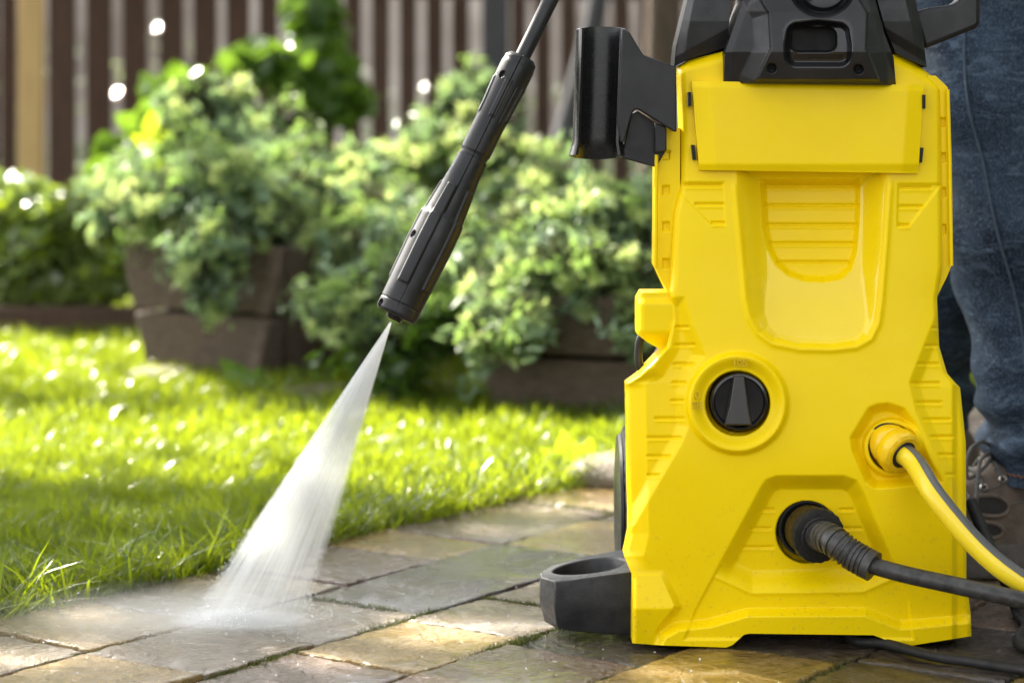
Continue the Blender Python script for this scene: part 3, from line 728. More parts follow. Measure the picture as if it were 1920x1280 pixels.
hp = spline([hs_, hs_+ax*.022, P(1757, 935, 1.785), P(1838, 1029, 1.765), P(1925, 1096, 1.755), P(2060, 1165, 1.76), Vector((.62, 1.8, .02)), Vector((.85, 1.9, .012)), Vector((1.3, 2.0, .012))], 12)
def hr(t): return .0088
hb = tube('hose_jacket', hp, hr, M_HOSEY, hz, 28)
tube('hose_stripe', hp, .00897, M_STRIPE, hb, 12, -34, 26)
tube('hose_line', hp, .00902, M_STRIPEW, hb, 3, -46, -34)

# high pressure outlet and hose
oc = P(1513, 990, YW+.004)
ax2 = Vector((.60, -.72, -.30)).normalized()
cp = thing('high_pressure_hose', 'black high pressure hose with ribbed strain relief plugged into the lower outlet', 'hose', tuple(oc))
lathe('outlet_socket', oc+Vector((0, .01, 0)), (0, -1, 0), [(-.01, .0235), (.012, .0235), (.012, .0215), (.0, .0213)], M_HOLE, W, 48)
a2b = Vector((.25, -.95, -.08)).normalized()
lathe('brass_fitting', oc+a2b*.002, a2b, [(0, .0205), (.016, .0205), (.018, .020), (.022, .018)], M_BRASS, cp, 48, fn=lambda a, s: .0005*math.sin(a*24))
nut = lathe('screw_collar', oc+a2b*.018, a2b, [(0, .0205), (.001, .0222), (.006, .0226), (.009, .0218), (.0095, .0195), (.0095, .0165), (.011, .0155), (.011, .0118), (.006, .0105)], M_RUB, cp, 56, fn=lambda a, s: .0004*math.sin(a*20))
s0 = oc+a2b*.020
sr_path = spline([s0, P(1560, 1012, 1.795), P(1598, 1040, 1.785), P(1638, 1062, 1.775)], 90)
Ls = len(sr_path)
def srr(t): return (.0140-.003*min(1, t*6) if t < .17 else .0116+.0012*(1 if math.sin((t-.17)*2*math.pi*15) > 0 else 0)*(t < .88)-.0004*t)+(.0012 if t >= .88 else 0)
tube('strain_relief', sr_path, srr, M_HOSE, cp, 32, smooth=50)
hp2 = spline([sr_path[-16], P(1700, 1077, 1.765), P(1810, 1101, 1.75), P(1925, 1127, 1.74), P(2050, 1160, 1.745), Vector((.62, 1.72, .02)), Vector((.8, 1.8, .009)), Vector((.95, 2.1, .009)), Vector((.8, 2.5, .03)), Vector((.55, 2.35, .6)), Vector((.36, 2.05, 1.0))], 12)
tube('hose_jacket', hp2, .0069, M_HOSE, cp, 20)
# thin power cord under the machine and the cord rising on the right
pc = spline([Vector((.28, 1.98, .03)), P(1590, 1190, 1.865), Gd(1660, 1216)+Vector((0, 0, .0045)), Gd(1750, 1240)+Vector((0, 0, .0045)), Gd(1830, 1252)+Vector((0, 0, .0045)), Gd(1930, 1268)+Vector((0, 0, .0045)), Gd(2100, 1290)+Vector((0, 0, .0045)), Vector((.9, 1.85, .0045))], 12)
tag(tube('power_cord', pc, .0042, M_RUB, None, 14, loc=(.3, 1.8, 0)), 'thin black power cord running along the paving from under the washer', 'cord')
pc2 = spline([P(1820, 940, 2.03), P(1862, 1040, 1.99), P(1882, 1080, 1.95), Gd(1905, 1150)+Vector((0, 0, .006)), Gd(1925, 1185)+Vector((0, 0, .006)), Gd(1990, 1230)+Vector((0, 0, .006)), Vector((.8, 1.9, .006))], 12)
tag(tube('mains_cable', pc2, .0055, M_RUB, None, 14, loc=(.45, 1.95, 0)), 'black cable curling down beside the brown shoe to the paving', 'cord')

# ------------------------------------------------------------------ spray lance
n0, n1 = P(741, 592, 1.85), P(985, 96, 1.885)
la = (n1-n0); LL = la.length; la.normalize()
lance = thing('spray_lance', 'black jet lance tip angled down left and spraying water on the paving', 'pressure washer lance', tuple(n0))
K = 1/2273.
def lprof(t):   # px -> px
    return float(np.interp(t, [0, 5, 40, 150, 200, 212, 300, 332, 334, 341, 343, 440, 500, 527, 534, 541, 548, 550], [36, 39.5, 40, 42, 41, 38.5, 30.5, 29.5, 27, 27, 29.5, 30, 33.5, 33.5, 32, 32, 26, 13]))
ts = sorted(set(list(np.linspace(0, 548, 275))+[550]))
def lmod(a, s):
    t = s/K; th = math.degrees(a); th = (th+180) % 360-180
    def pad(tc, tw, c, w): 
        dt = min(1, max(0, (tw-abs(t-tc))/4)); da = min(1, max(0, (w-abs(((th-c+180) % 360)-180))/4)); return dt*da
    d = 0
    for c in (-22, 50, 122, 194, 266): d += 3.0*pad(165, 105, c, 17)
    if t < 205: d += 1.4
    d -= 2.2*pad(110, 96, -4, 1.6)
    d -= 2.5*pad(24, 2, 0, 200)
    for c in (-6, 66, 138, 210, 282): d += 2.2*pad(455, 40, c, 14)
    for c in (30, 102, 246): d -= 2.4*pad(450, 40, c, 3)
    for tc, c in ((10, -62), (152, -62), (498, -38)):
        da = ((th-c+180) % 360-180)*K*0+((th-c+180) % 360-180)*.6
        if math.hypot(da, t-tc) < 6.5: d -= 7
    d -= 1.8*(1 if abs(((th+2+180) % 360)-180) < 1.2 and t > 210 else 0)
    return d*K
body = lathe('nozzle_body', n0, la, [(t*K, lprof(t)*K) for t in ts], M_RUB2 if 'M_RUB2' in globals() else M_K, lance, 180, fn=lmod, smooth=40)
lathe('nozzle_tip', n0-la*.004, la, [(0, .006), (.006, .009), (.01, .014)], M_KG, lance, 24)
gend = n0+la*1.02
tube('lance_rod', [n0+la*(545*K), n0+la*.5, n0+la*.86], .0066, M_KS, lance, 24)
# trigger gun (above the frame)
gdir = la
gn = tube('trigger_gun', spline([n0+la*.84, n0+la*.93, n0+la*1.02, n0+la*1.08+Vector((.04, .0, -.005)), n0+la*1.1+Vector((.09, .0, -.05))], 8), lambda t: .018+.006*math.sin(t*3.1), M_K, lance, 20)
tube('trigger', spline([n0+la*.96+Vector((.02, 0, -.03)), n0+la*1.0+Vector((.04, 0, -.06)), n0+la*1.0+Vector((.08, 0, -.1))], 6), .006, M_Y, gn, 10)

# ------------------------------------------------------------------ water
def spray_mesh():
    tabL = [(603, 731), (1168, 346)]; tabR = [(606, 743), (640, 733), (680, 721), (800, 687), (980, 634), (1183, 562)]
    v = []; f = []; n = 30
    for i in range(n+1):
        t = i/n; yL = 603+(1168-603)*t; yR = 606+(1183-606)*t
        Y = 1.85+(.078)*t; th = .003+.012*t
        xl = np.interp(yL, *zip(*tabL)); xr = np.interp(yR, *zip(*tabR))
        for k in range(24):
            a = 2*math.pi*k/24; c, s = math.cos(a), math.sin(a)
            cx, hw = (xl+xr)/2, (xr-xl)/2; py = (yL+yR)/2+(yR-yL)/2*c
            p = P(cx+hw*c, py, Y+th*s); p.z = max(p.z, .0015); v.append(p)
    for i in range(n):
        for k in range(24): f.append([i*24+k, i*24+(k+1) % 24, (i+1)*24+(k+1) % 24, (i+1)*24+k])
    f += [list(range(23, -1, -1)), [n*24+k for k in range(24)]]
    return v, f
def spray_mat():
    m, nt, out = mat_new('water_spray'); pv = nt.nodes.new('ShaderNodeVolumePrincipled')
    tc = nt.nodes.new('ShaderNodeTexCoord'); sp = nt.nodes.new('ShaderNodeSeparateXYZ'); nt.links.new(tc.outputs['Object'], sp.inputs[0])
    dv = N(nt, 'ShaderNodeMath', operation='DIVIDE'); nt.links.new(sp.outputs[0], dv.inputs[0])
    zo = N(nt, 'ShaderNodeMath', operation='ADD'); zo.inputs[1].default_value = -.004; nt.links.new(sp.outputs[2], zo.inputs[0]); nt.links.new(zo.outputs[0], dv.inputs[1])
    cb = nt.nodes.new('ShaderNodeCombineXYZ')
    m1 = N(nt, 'ShaderNodeMath', operation='MULTIPLY'); m1.inputs[1].default_value = 50; nt.links.new(dv.outputs[0], m1.inputs[0]); nt.links.new(m1.outputs[0], cb.inputs[0])
    m2 = N(nt, 'ShaderNodeMath', operation='MULTIPLY'); m2.inputs[1].default_value = 6; nt.links.new(sp.outputs[2], m2.inputs[0]); nt.links.new(m2.outputs[0], cb.inputs[2])
    nz = nt.nodes.new('ShaderNodeTexNoise'); nz.inputs['Scale'].default_value = 1.0; nz.inputs['Detail'].default_value = 4; nz.inputs['Roughness'].default_value = .6
    nt.links.new(cb.outputs[0], nz.inputs['Vector'])
    mr = nt.nodes.new('ShaderNodeMapRange'); mr.inputs['From Min'].default_value = .3; mr.inputs['From Max'].default_value = .7; mr.inputs['To Min'].default_value = .45; mr.inputs['To Max'].default_value = 1.5
    nt.links.new(nz.outputs['Fac'], mr.inputs[0])
    mz = nt.nodes.new('ShaderNodeMapRange'); mz.inputs['From Min'].default_value = 0; mz.inputs['From Max'].default_value = -.27; mz.inputs['To Min'].default_value = 250; mz.inputs['To Max'].default_value = 15
    nt.links.new(sp.outputs[2], mz.inputs[0])
    prev = mr.outputs[0]
    for lo, hi in ((.285, .335), (.69, .62)):
        e_ = nt.nodes.new('ShaderNodeMapRange'); e_.interpolation_type = 'SMOOTHSTEP'
        e_.inputs['From Min'].default_value = min(lo, hi); e_.inputs['From Max'].default_value = max(lo, hi)
        e_.inputs['To Min'].default_value = 0 if lo < hi else 1; e_.inputs['To Max'].default_value = 1 if lo < hi else 0
        nt.links.new(dv.outputs[0], e_.inputs[0]); q_ = N(nt, 'ShaderNodeMath', operation='MULTIPLY')
        nt.links.new(prev, q_.inputs[0]); nt.links.new(e_.outputs[0], q_.inputs[1]); prev = q_.outputs[0]
    mm = N(nt, 'ShaderNodeMath', operation='MULTIPLY'); nt.links.new(prev, mm.inputs[0]); nt.links.new(mz.outputs[0], mm.inputs[1])
    nt.links.new(mm.outputs[0], pv.inputs['Density']); pv.inputs['Color'].default_value = (.97, .98, .98, 1); pv.inputs['Anisotropy'].default_value = .25
    nt.links.new(pv.outputs[0], out.inputs['Volume']); return m
v_, f_ = spray_mesh()
spy = recalc(mesh_obj('water_spray', v_, f_, spray_mat(), None, loc=tuple(n0)))
tag(spy, 'white fan of pressurised water between the lance tip and the paving', 'water spray', kind='stuff')
def mist_mat(name, dens, c):
    m, nt, out = mat_new(name); pv = nt.nodes.new('ShaderNodeVolumePrincipled')
    tc = nt.nodes.new('ShaderNodeTexCoord')
    gt = nt.nodes.new('ShaderNodeTexGradient'); gt.gradient_type = 'SPHERICAL'
    nt.links.new(tc.outputs['Object'], gt.inputs[0])
    nz = noise(nt, tc.outputs['Object'], 3.5, 4)
    pw = N(nt, 'ShaderNodeMath', operation='MULTIPLY'); g2 = N(nt, 'ShaderNodeMath', operation='POWER'); nt.links.new(gt.outputs['Fac'], g2.inputs[0]); g2.inputs[1].default_value = 1.8; nt.links.new(g2.outputs[0], pw.inputs[0]); nt.links.new(nz, pw.inputs[1])
    p2 = N(nt, 'ShaderNodeMath', operation='MULTIPLY'); nt.links.new(pw.outputs[0], p2.inputs[0]); p2.inputs[1].default_value = dens
    nt.links.new(p2.outputs[0], pv.inputs['Density']); pv.inputs['Color'].default_value = c
    nt.links.new(pv.outputs[0], out.inputs['Volume']); return m
def mist(px, py, sx, sy, sz, dens, label):
    c = Gd(px, py); bm = bmesh.new(); bmesh.ops.create_icosphere(bm, subdivisions=3, radius=1)
    for q in bm.verts:
        if q.co.z < 0: q.co.z = 0
    me = bpy.data.meshes.new('water_mist'); bm.to_mesh(me); bm.free(); me.materials.append(mist_mat('water_mist', dens, (.97, .98, .98, 1)))
    o = bpy.data.objects.new('water_mist', me); C.objects.link(o); o.location = c+Vector((0, 0, .0015)); o.scale = (sx, sy, sz)
    tag(o, label, 'mist', kind='stuff')
mist(450, 1172, .072, .03, .015, 650, 'bright low splash of water where the jet strikes the paving')
mist(350, 1178, .22, .1, .04, 34, 'thin water mist drifting left of the jet over the paving')
# droplets thrown off the jet and lying on the stones
dv_, df_ = [], []
def drop(c, r):
    b = len(dv_)
    for q in ((1, 0, 0), (-1, 0, 0), (0, 1, 0), (0, -1, 0), (0, 0, 1), (0, 0, -1)): dv_.append(Vector(c)+Vector(q)*r)
    for t in ((0, 2, 4), (2, 1, 4), (1, 3, 4), (3, 0, 4), (2, 0, 5), (1, 2, 5), (3, 1, 5), (0, 3, 5)): df_.append([b+k for k in t])
for _ in range(500):
    ang = rnd.uniform(0, 2*math.pi); q = abs(rnd.gauss(0, .12)); c = Gd(450, 1178)
    drop((c.x+math.cos(ang)*q*1.2, c.y+math.sin(ang)*q*.6, abs(rnd.gauss(0, .012))), rnd.uniform(.0003, .0008))
for _ in range(1600):
    t = .22+.78*rnd.random()**.6; side = rnd.choice((-1, 1)); yy = 603+570*t
    xl = 735-(yy-603)*.655; xr = 742-(yy-603)*.335; k = abs(rnd.gauss(0, .06))
    px_ = xl-(xr-xl)*k-2 if side < 0 else xr+(xr-xl)*k+2
    drop(P(px_, yy, 1.85+.078*t+rnd.uniform(-.006, .006)), rnd.uniform(.0002, .0005))
for _ in range(450):
    c = ab(rnd.uniform(1.2, 2.6), rnd.uniform(-1.45, -.7)); drop((c.x, c.y, .0008), rnd.uniform(.0004, .0011))
mw, ntw, ow = mat_new('water_droplet'); gl = nt_ = ntw.nodes.new('ShaderNodeBsdfPrincipled'); gl.inputs['Base Color'].default_value = (.9, .92, .92, 1); gl.inputs['Roughness'].default_value = .03; gl.inputs['Transmission Weight'].default_value = .9; gl.inputs['IOR'].default_value = 1.33
ntw.links.new(gl.outputs[0], ow.inputs[0])
tag(mesh_obj('water_droplets', dv_, df_, mw, None), 'tiny water droplets splashed over the wet stone paving', 'water drops', kind='stuff')

# ------------------------------------------------------------------ person
PR = thing('person', 'person in dark blue jeans and brown laced shoe standing behind the washer at right', 'person', (.52, 2.2, 0))
def loft(name, secs, mat, parent, seg=64, fn=None, smooth=80):
    """secs: (z, cx, cy, rx, ry)"""
    zs = np.array([s[0] for s in secs]); o = np.argsort(zs); A = np.array(secs)[o]
    n = int((A[-1, 0]-A[0, 0])/.006)+2; zz = np.linspace(A[0, 0], A[-1, 0], n)
    cx, cy, rx, ry = [tab(list(zip(A[:, 0]*1000, A[:, k])), zz*1000, 60) for k in (1, 2, 3, 4)]
    th = np.linspace(0, 2*np.pi, seg, endpoint=False)[None, :]
    w = fn(th, zz[:, None]) if fn else 0
    X = cx[:, None]+np.cos(th)*(rx[:, None]+w); Yv = cy[:, None]+np.sin(th)*(ry[:, None]+w); Z = zz[:, None]*np.ones_like(th)
    V = np.stack([X, Yv, Z], -1).reshape(-1, 3); idx = np.arange(n*seg).reshape(n, seg)
    Q = np.stack([idx[:-1], np.roll(idx[:-1], -1, 1), np.roll(idx[1:], -1, 1), idx[1:]], -1).reshape(-1, 4)
    return mesh_obj(name, V, Q, mat, parent, smooth=180)
def folds(seed, cuff):
    q = np.random.default_rng(seed); ph = q.uniform(0, 6.28, 12)
    def f(th, z):
        w = .0042*np.sin(z*46+2.2*np.sin(th+ph[0])+ph[1])+.0042*np.sin(z*24+1.6*np.sin(2*th+ph[2])+ph[3])+.002*np.sin(3*th+z*9+ph[4])
        w = w+.0026*np.sin(z*95+3*np.sin(th*1+ph[5])+ph[6])*np.sin(2*th+ph[7])
        bunch = np.exp(-((z-(cuff+.045))/.05)**2)
        w = w+bunch*(.0058*np.sin(z*150+2.0*np.sin(th+ph[8])+ph[9])+.003*np.sin(z*85+3*th+ph[10]))
        return w
    return f
near = [(.088, .512, 2.17, .055, .062), (.11, .512, 2.17, .058, .064), (.135, .515, 2.172, .064, .066), (.16, .516, 2.175, .060, .066), (.26, .505, 2.18, .067, .073), (.35, .495, 2.185, .074, .077), (.45, .484, 2.19, .078, .078), (.52, .478, 2.19, .083, .08), (.62, .482, 2.2, .092, .088), (.78, .5, 2.22, .1, .098), (.9, .52, 2.26, .11, .12)]
far = [(.1, .44, 2.46, .056, .062), (.14, .445, 2.46, .064, .066), (.26, .452, 2.45, .07, .073), (.38, .465, 2.44, .075, .077), (.5, .48, 2.42, .08, .08), (.64, .5, 2.4, .09, .088), (.78, .52, 2.38, .1, .098), (.9, .53, 2.34, .11, .12)]
jn = loft('jeans', near, M_DEN, PR, 110, folds(3, .09))
jf = loft('jeans', far, M_DEN, PR, 90, folds(5, .1))
loft('jeans', [(.84, .525, 2.3, .12, .16), (.9, .525, 2.3, .13, .17), (1.02, .525, 2.3, .12, .16)], M_DEN, PR, 60)
# seams on the near leg
A_ = np.array(sorted(near)); 
def leg_pt(z, thd, off=.001):
    cx, cy, rx, ry = [float(tab(list(zip(A_[:, 0]*1000, A_[:, k])), z*1000, 60)) for k in (1, 2, 3, 4)]
    th = R(thd); w = float(folds(3, .09)(np.array(th), np.array(z)))
    return Vector((cx+math.cos(th)*(rx+w+off), cy+math.sin(th)*(ry+w+off), z))
tube('side_seam', [leg_pt(z, 238+8*math.sin(z*9)) for z in np.linspace(.1, .8, 120)], .0014, M_DENL, jn, 6)
tube('hem_stitch', [leg_pt(.098+.001*math.sin(a), a) for a in range(120, 330, 3)], .0008, M_THREAD, jn, 5)
# skin body, shirt, head (one continuous skin mesh)
def skin(name, joints, edges, mat, parent, sub=2):
    me = bpy.data.meshes.new(name); base = origin(parent)
    me.from_pydata([tuple(Vector(j[0])-base) for j in joints], edges, []); me.update()
    o = bpy.data.objects.new(name, me); C.objects.link(o); o.parent = parent
    o.modifiers.new('skin', 'SKIN')
    sv = me.skin_vertices[0].data
    for i, j in enumerate(joints): sv[i].radius = (j[1], j[1] if len(j) < 3 else j[2]); sv[i].use_root = (i == 0)
    s = o.modifiers.new('sub', 'SUBSURF'); s.levels = sub; s.render_levels = sub
    me.materials.append(mat); return o
hand = n0+la*1.04
J = [((.53, 2.3, 1.0), .13, .1), ((.52, 2.3, 1.2), .13, .1), ((.5, 2.3, 1.4), .15, .1), ((.48, 2.3, 1.5), .06), ((.46, 2.3, 1.58), .055), ((.44, 2.3, 1.66), .085, .1), ((.44, 2.3, 1.74), .08, .085),
     ((.5, 2.12, 1.41), .055), ((.5, 2.02, 1.2), .042), (tuple((Vector((.5, 2.02, 1.2))+hand)/2+Vector((0, 0, -.01))), .034), (tuple(hand+Vector((.02, .02, .02))), .024), (tuple(hand+Vector((-.01, -.01, .0))), .03),
     ((.52, 2.48, 1.41), .055), ((.46, 2.5, 1.2), .042), ((.38, 2.3, 1.1), .034), ((.33, 2.1, 1.02), .024)]
skin('body', J, [(0, 1), (1, 2), (2, 3), (3, 4), (4, 5), (5, 6), (2, 7), (7, 8), (8, 9), (9, 10), (10, 11), (2, 12), (12, 13), (13, 14), (14, 15)], M_SKIN, PR)
for k in range(4):
    d = la*(-.012*k+.02)
    skin('finger', [(tuple(hand+d+Vector((0, .02, .01))), .009), (tuple(hand+d+Vector((-.03, .0, .015))), .009), (tuple(hand+d+Vector((-.03, -.03, .0))), .008), (tuple(hand+d+Vector((-.005, -.035, -.015))), .007)], [(0, 1), (1, 2), (2, 3)], M_SKIN, PR, 1)
skin('shirt', [((.53, 2.3, .96), .145, .12), ((.52, 2.3, 1.2), .145, .12), ((.5, 2.3, 1.4), .165, .115), ((.49, 2.3, 1.47), .08), ((.5, 2.12, 1.4), .07), ((.5, 2.05, 1.27), .058), ((.52, 2.48, 1.4), .07), ((.48, 2.49, 1.27), .058)], [(0, 1), (1, 2), (2, 3), (2, 4), (4, 5), (2, 6), (6, 7)], M_SHIRT, PR)
skin('hair', [((.46, 2.3, 1.72), .085), ((.445, 2.3, 1.77), .075)], [(0, 1)], M_HAIR, PR)
# shoes
def shoe(ox, oy, par, full):
    up = []; seg = 40
    # stations along the foot: x from toe to heel, half width, top height
    st = [(-.215, .012, .035), (-.205, .028, .048), (-.18, .042, .058), (-.14, .048, .066), (-.1, .046, .080), (-.065, .044, .098), (-.035, .045, .112), (.0, .045, .118), (.035, .043, .115), (.058, .036, .105), (.068, .024, .09), (.072, .01, .07)]
    xs = np.linspace(-.215, .072, 60); hw = tab([(s[0]*1000, s[1]) for s in st], xs*1000, 16); hh = tab([(s[0]*1000, s[2]) for s in st], xs*1000, 16)
    th = np.linspace(0, np.pi, seg)[None, :]
    ex = .62
    cy = np.sign(np.cos(th))*np.abs(np.cos(th))**ex; sz = np.abs(np.sin(th))**.8
    X = ox+xs[:, None]+0*th; Yv = oy+hw[:, None]*cy; Z = .024+(hh[:, None]-.024)*sz
    V = np.stack([X, Yv, Z], -1).reshape(-1, 3); idx = np.arange(60*seg).reshape(60, seg)
    Q = np.stack([idx[:-1, :-1], idx[:-1, 1:], idx[1:, 1:], idx[1:, :-1]], -1).reshape(-1, 4)
    u = mesh_obj('shoe', V, Q, M_SHOE, par, smooth=180)
    # sole
    sv, sf = [], []; ol = [(x, w+.004) for x, w in zip(xs, hw)]
    loop = [(ox+x, oy-w) for x, w in ol]+[(ox+x, oy+w) for x, w in reversed(ol)]
    m = len(loop); lv = [(.002, .96), (.008, 1.0), (.012, .975), (.017, 1.0), (.022, .975), (.028, 1.0), (.034, .97)]
    cx_, cy_ = ox-.07, oy
    for z, s in lv: sv += [(cx_+(x-cx_)*(1+(s-1)*.4), cy_+(y-cy_)*s, z) for x, y in loop]
    for r_ in range(len(lv)-1):
        for i in range(m): sf.append([r_*m+i, r_*m+(i+1) % m, (r_+1)*m+(i+1) % m, (r_+1)*m+i])
    sf += [list(range(m)), [(len(lv)-1)*m+i for i in range(m)]]
    recalc(mesh_obj('sole', sv, sf, M_SOLE, u, 50))
    if not full: return
    def surf(x, thd, off=.0):
        w = float(tab([(s[0]*1000, s[1]) for s in st], x*1000, 16)); h = float(tab([(s[0]*1000, s[2]) for s in st], x*1000, 16))
        t = R(thd); c = math.cos(t); s_ = abs(math.sin(t))
        return Vector((ox+x, oy+math.copysign(abs(c)**ex, c)*(w+off), .024+(h-.024)*s_**.8+off*s_))
    # vent holes drawn as flat dark ovals on the upper: (x, theta, half length, half width, tilt)
    for cxh, tc, hl, hw_, ti in ((-.062, 148, .021, 9, .9), (-.066, 166, .019, 5.5, .5), (-.13, 150, .02, 8, .6)):
        ring = [surf(cxh+hl*math.cos(a), tc-hw_*math.sin(a)+ti*hl*600*math.cos(a)*.9*.6, .0016) for a in np.linspace(0, 2*math.pi, 32, endpoint=False)]
        mesh_obj('vent_oval', ring, [list(range(31, -1, -1))], M_SHOED, u)
        tube('vent_trim', ring+[ring[0]], .0022, M_SHOE, u, 8)
    # eyelets and laces
    eye = []
    for k in range(4):
        e = surf(-.045-.018*k, 128+1*k, .0012); eye.append(e); e2 = surf(-.045-.018*k, 52, .0012)
        nrm = Vector((0, -.8, .6))
        pts = []; t1 = nrm.cross(Vector((1, 0, 0))).normalized()
        for a in np.linspace(0, 2*math.pi, 17): pts.append(e+(Vector((1, 0, 0))*math.cos(a)+t1*math.sin(a))*.003)
        tube('eyelet', pts, .001, M_METAL, u, 6)
        tube('lace', spline([e, surf(-.05-.018*k, 105, .004), surf(-.056-.018*k, 80, .005), surf(-.062-.018*k, 52, .002)], 6), .0019, M_LACE, u, 8)
    b0 = surf(-.045, 90, .008)
    tube('lace', spline([b0, b0+Vector((-.016, -.02, .012)), b0+Vector((-.032, -.034, .004)), b0+Vector((-.034, -.036, -.02)), b0+Vector((-.018, -.03, -.012)), b0], 8), .002, M_LACE, u, 8)
    tube('lace', spline([b0, b0+Vector((-.02, -.03, -.004)), b0+Vector((-.028, -.05, -.03)), b0+Vector((-.03, -.055, -.055))], 8), .002, M_LACE, u, 8)
    tube('lace_lock', spline([b0+Vector((.0, -.01, .004)), b0+Vector((.02, -.03, .012)), b0+Vector((.03, -.034, .016))], 4), .004, M_K, u, 10)
    # stitching lines
    for thd in (158, 138):
        tube('stitching', [surf(x, thd-8*math.sin((x+.1)*14), .0008) for x in np.linspace(-.19, .04, 60)], .0006, M_LACE, u, 5)
shoe(.512, 2.165, PR, True); shoe(.44, 2.46, PR, False)

# ------------------------------------------------------------------ planters (boards one by one)
def planter(p0, p1, depth, hgt, nb, label, flare=.035, cap=True):
    p0, p1 = Vector(p0), Vector(p1); d = (p1-p0); Ln = d.length; d.normalize(); n = Vector((-d.y, d.x, 0))   # n points away from the camera
    if n.y < 0: n = -n
    t = thing('wooden_planter', label, 'planter', tuple((p0+p1)/2+n*depth/2), 'wooden planters at the back of the lawn')
    bh = hgt/nb
    def slab(z0, z1, a, b, th, in0, in1, dirv, nn):
        v = []
        for z, ins in ((z0, in0), (z1, in1)):
            for q, s in ((a, 1), (b, -1)):
                v += [q+nn*ins+dirv*(s*ins)*1.0+Vector((0, 0, z)), q+nn*(ins+th)+dirv*(s*ins)+Vector((0, 0, z))]
        f = [[0, 2, 3, 1], [4, 5, 7, 6], [0, 4, 6, 2], [1, 3, 7, 5], [0, 1, 5, 4], [2, 6, 7, 3]]
        o = recalc(mesh_obj('board', v, f, M_WOODP, t)); bevel(o, .004, 2)
    for k in range(nb):
        z0, z1 = k*bh+.004, (k+1)*bh-.004; i0, i1 = flare*(1-z0/hgt), flare*(1-z1/hgt); j = rnd.uniform(-.006, .006)
        slab(z0, z1, p0+n*j, p1+n*j, .025, i0, i1, d, n)
        slab(z0, z1, p0+n*(depth)+n*j, p1+n*(depth)+n*j, .025, -i0-.025, -i1-.025, -d*-1, n)
        slab(z0, z1, p0+n*.027, p0+n*(depth-.027), .025, i0, i1, n, d)
        slab(z0, z1, p1+n*.027, p1+n*(depth-.027), .025, -i0-.025, -i1-.025, -n*-1, d)
    m_ = mesh_obj('soil', [p0+n*.03+d*.03+Vector((0, 0, hgt*.8)), p1+n*.03-d*.03+Vector((0, 0, hgt*.8)), p1+n*(depth-.03)-d*.03+Vector((0, 0, hgt*.8)), p0+n*(depth-.03)+d*.03+Vector((0, 0, hgt*.8))], [[0, 1, 2, 3]], M_SAND, t)
    return t
def gp(px, Y): return Vector(((px-960)*Y/F, Y, -.02))
planter(gp(222, 4.02), gp(530, 3.85), .4, .25, 2, 'left weathered board planter with a trailing green juniper')
planter(gp(538, 4.1), gp(800, 4.0), .4, .25, 2, 'middle weathered board planter half hidden behind the water jet')
planter(gp(872, 3.46), gp(1400, 3.3), .4, .2, 2, 'right brown board planter below the blue green juniper beside the washer')

# ------------------------------------------------------------------ shrubs
def sprigs(name, lumps, n, size, mat, parent, seed, droop=.0, shell=.4):
    """lumps: (centre, rx, ry, rz); little pointed branchlets pushed out from the surface"""
    r = np.random.default_rng(seed); vol = np.array([l[1]*l[3] for l in lumps]); vol = vol/vol.sum()
    Vs, Fs = [], []; base = 0
    for l, w in zip(lumps, vol):
        m = int(n*w); d = r.normal(size=(m, 3)); d[:, 1] -= .35; d /= np.linalg.norm(d, axis=1)[:, None]
        rad = shell+(1-shell)*r.random(m)**.7
        # uneven crown: frond clusters
        rad = rad*(1+.1*np.sin(d[:, 0]*9+seed)*np.sin(d[:, 2]*8+seed*2)+.1*np.sin(d[:, 1]*17+d[:, 0]*13))+np.abs(r.normal(0, .13, m))
        c = np.array(l[0])[None]+d*rad[:, None]*np.array([l[1], l[2], l[3]])[None]
        od = d+r.normal(0, .55, (m, 3)); od[:, 2] += .25-droop; od /= np.linalg.norm(od, axis=1)[:, None]
        for q in range(3):
            dd = od+r.normal(0, .45, (m, 3)); dd /= np.linalg.norm(dd, axis=1)[:, None]
            sd = np.cross(dd, r.normal(size=(m, 3))); sd /= np.linalg.norm(sd, axis=1)[:, None]+1e-9
            L = size*r.uniform(.6, 1.3, m)[:, None]; Wd = L*.13
            p0 = c-dd*L*.2; p1 = c+dd*L*.35+sd*Wd; p2 = c+dd*L*.9; p3 = c+dd*L*.35-sd*Wd
            Vs.append(np.stack([p0, p1, p2, p3], 1).reshape(-1, 3)); idx = base+np.arange(m*4).reshape(m, 4); base += m*4; Fs.append(idx)
    return mesh_obj(name, np.vstack(Vs), np.vstack(Fs), mat, parent, smooth=0)
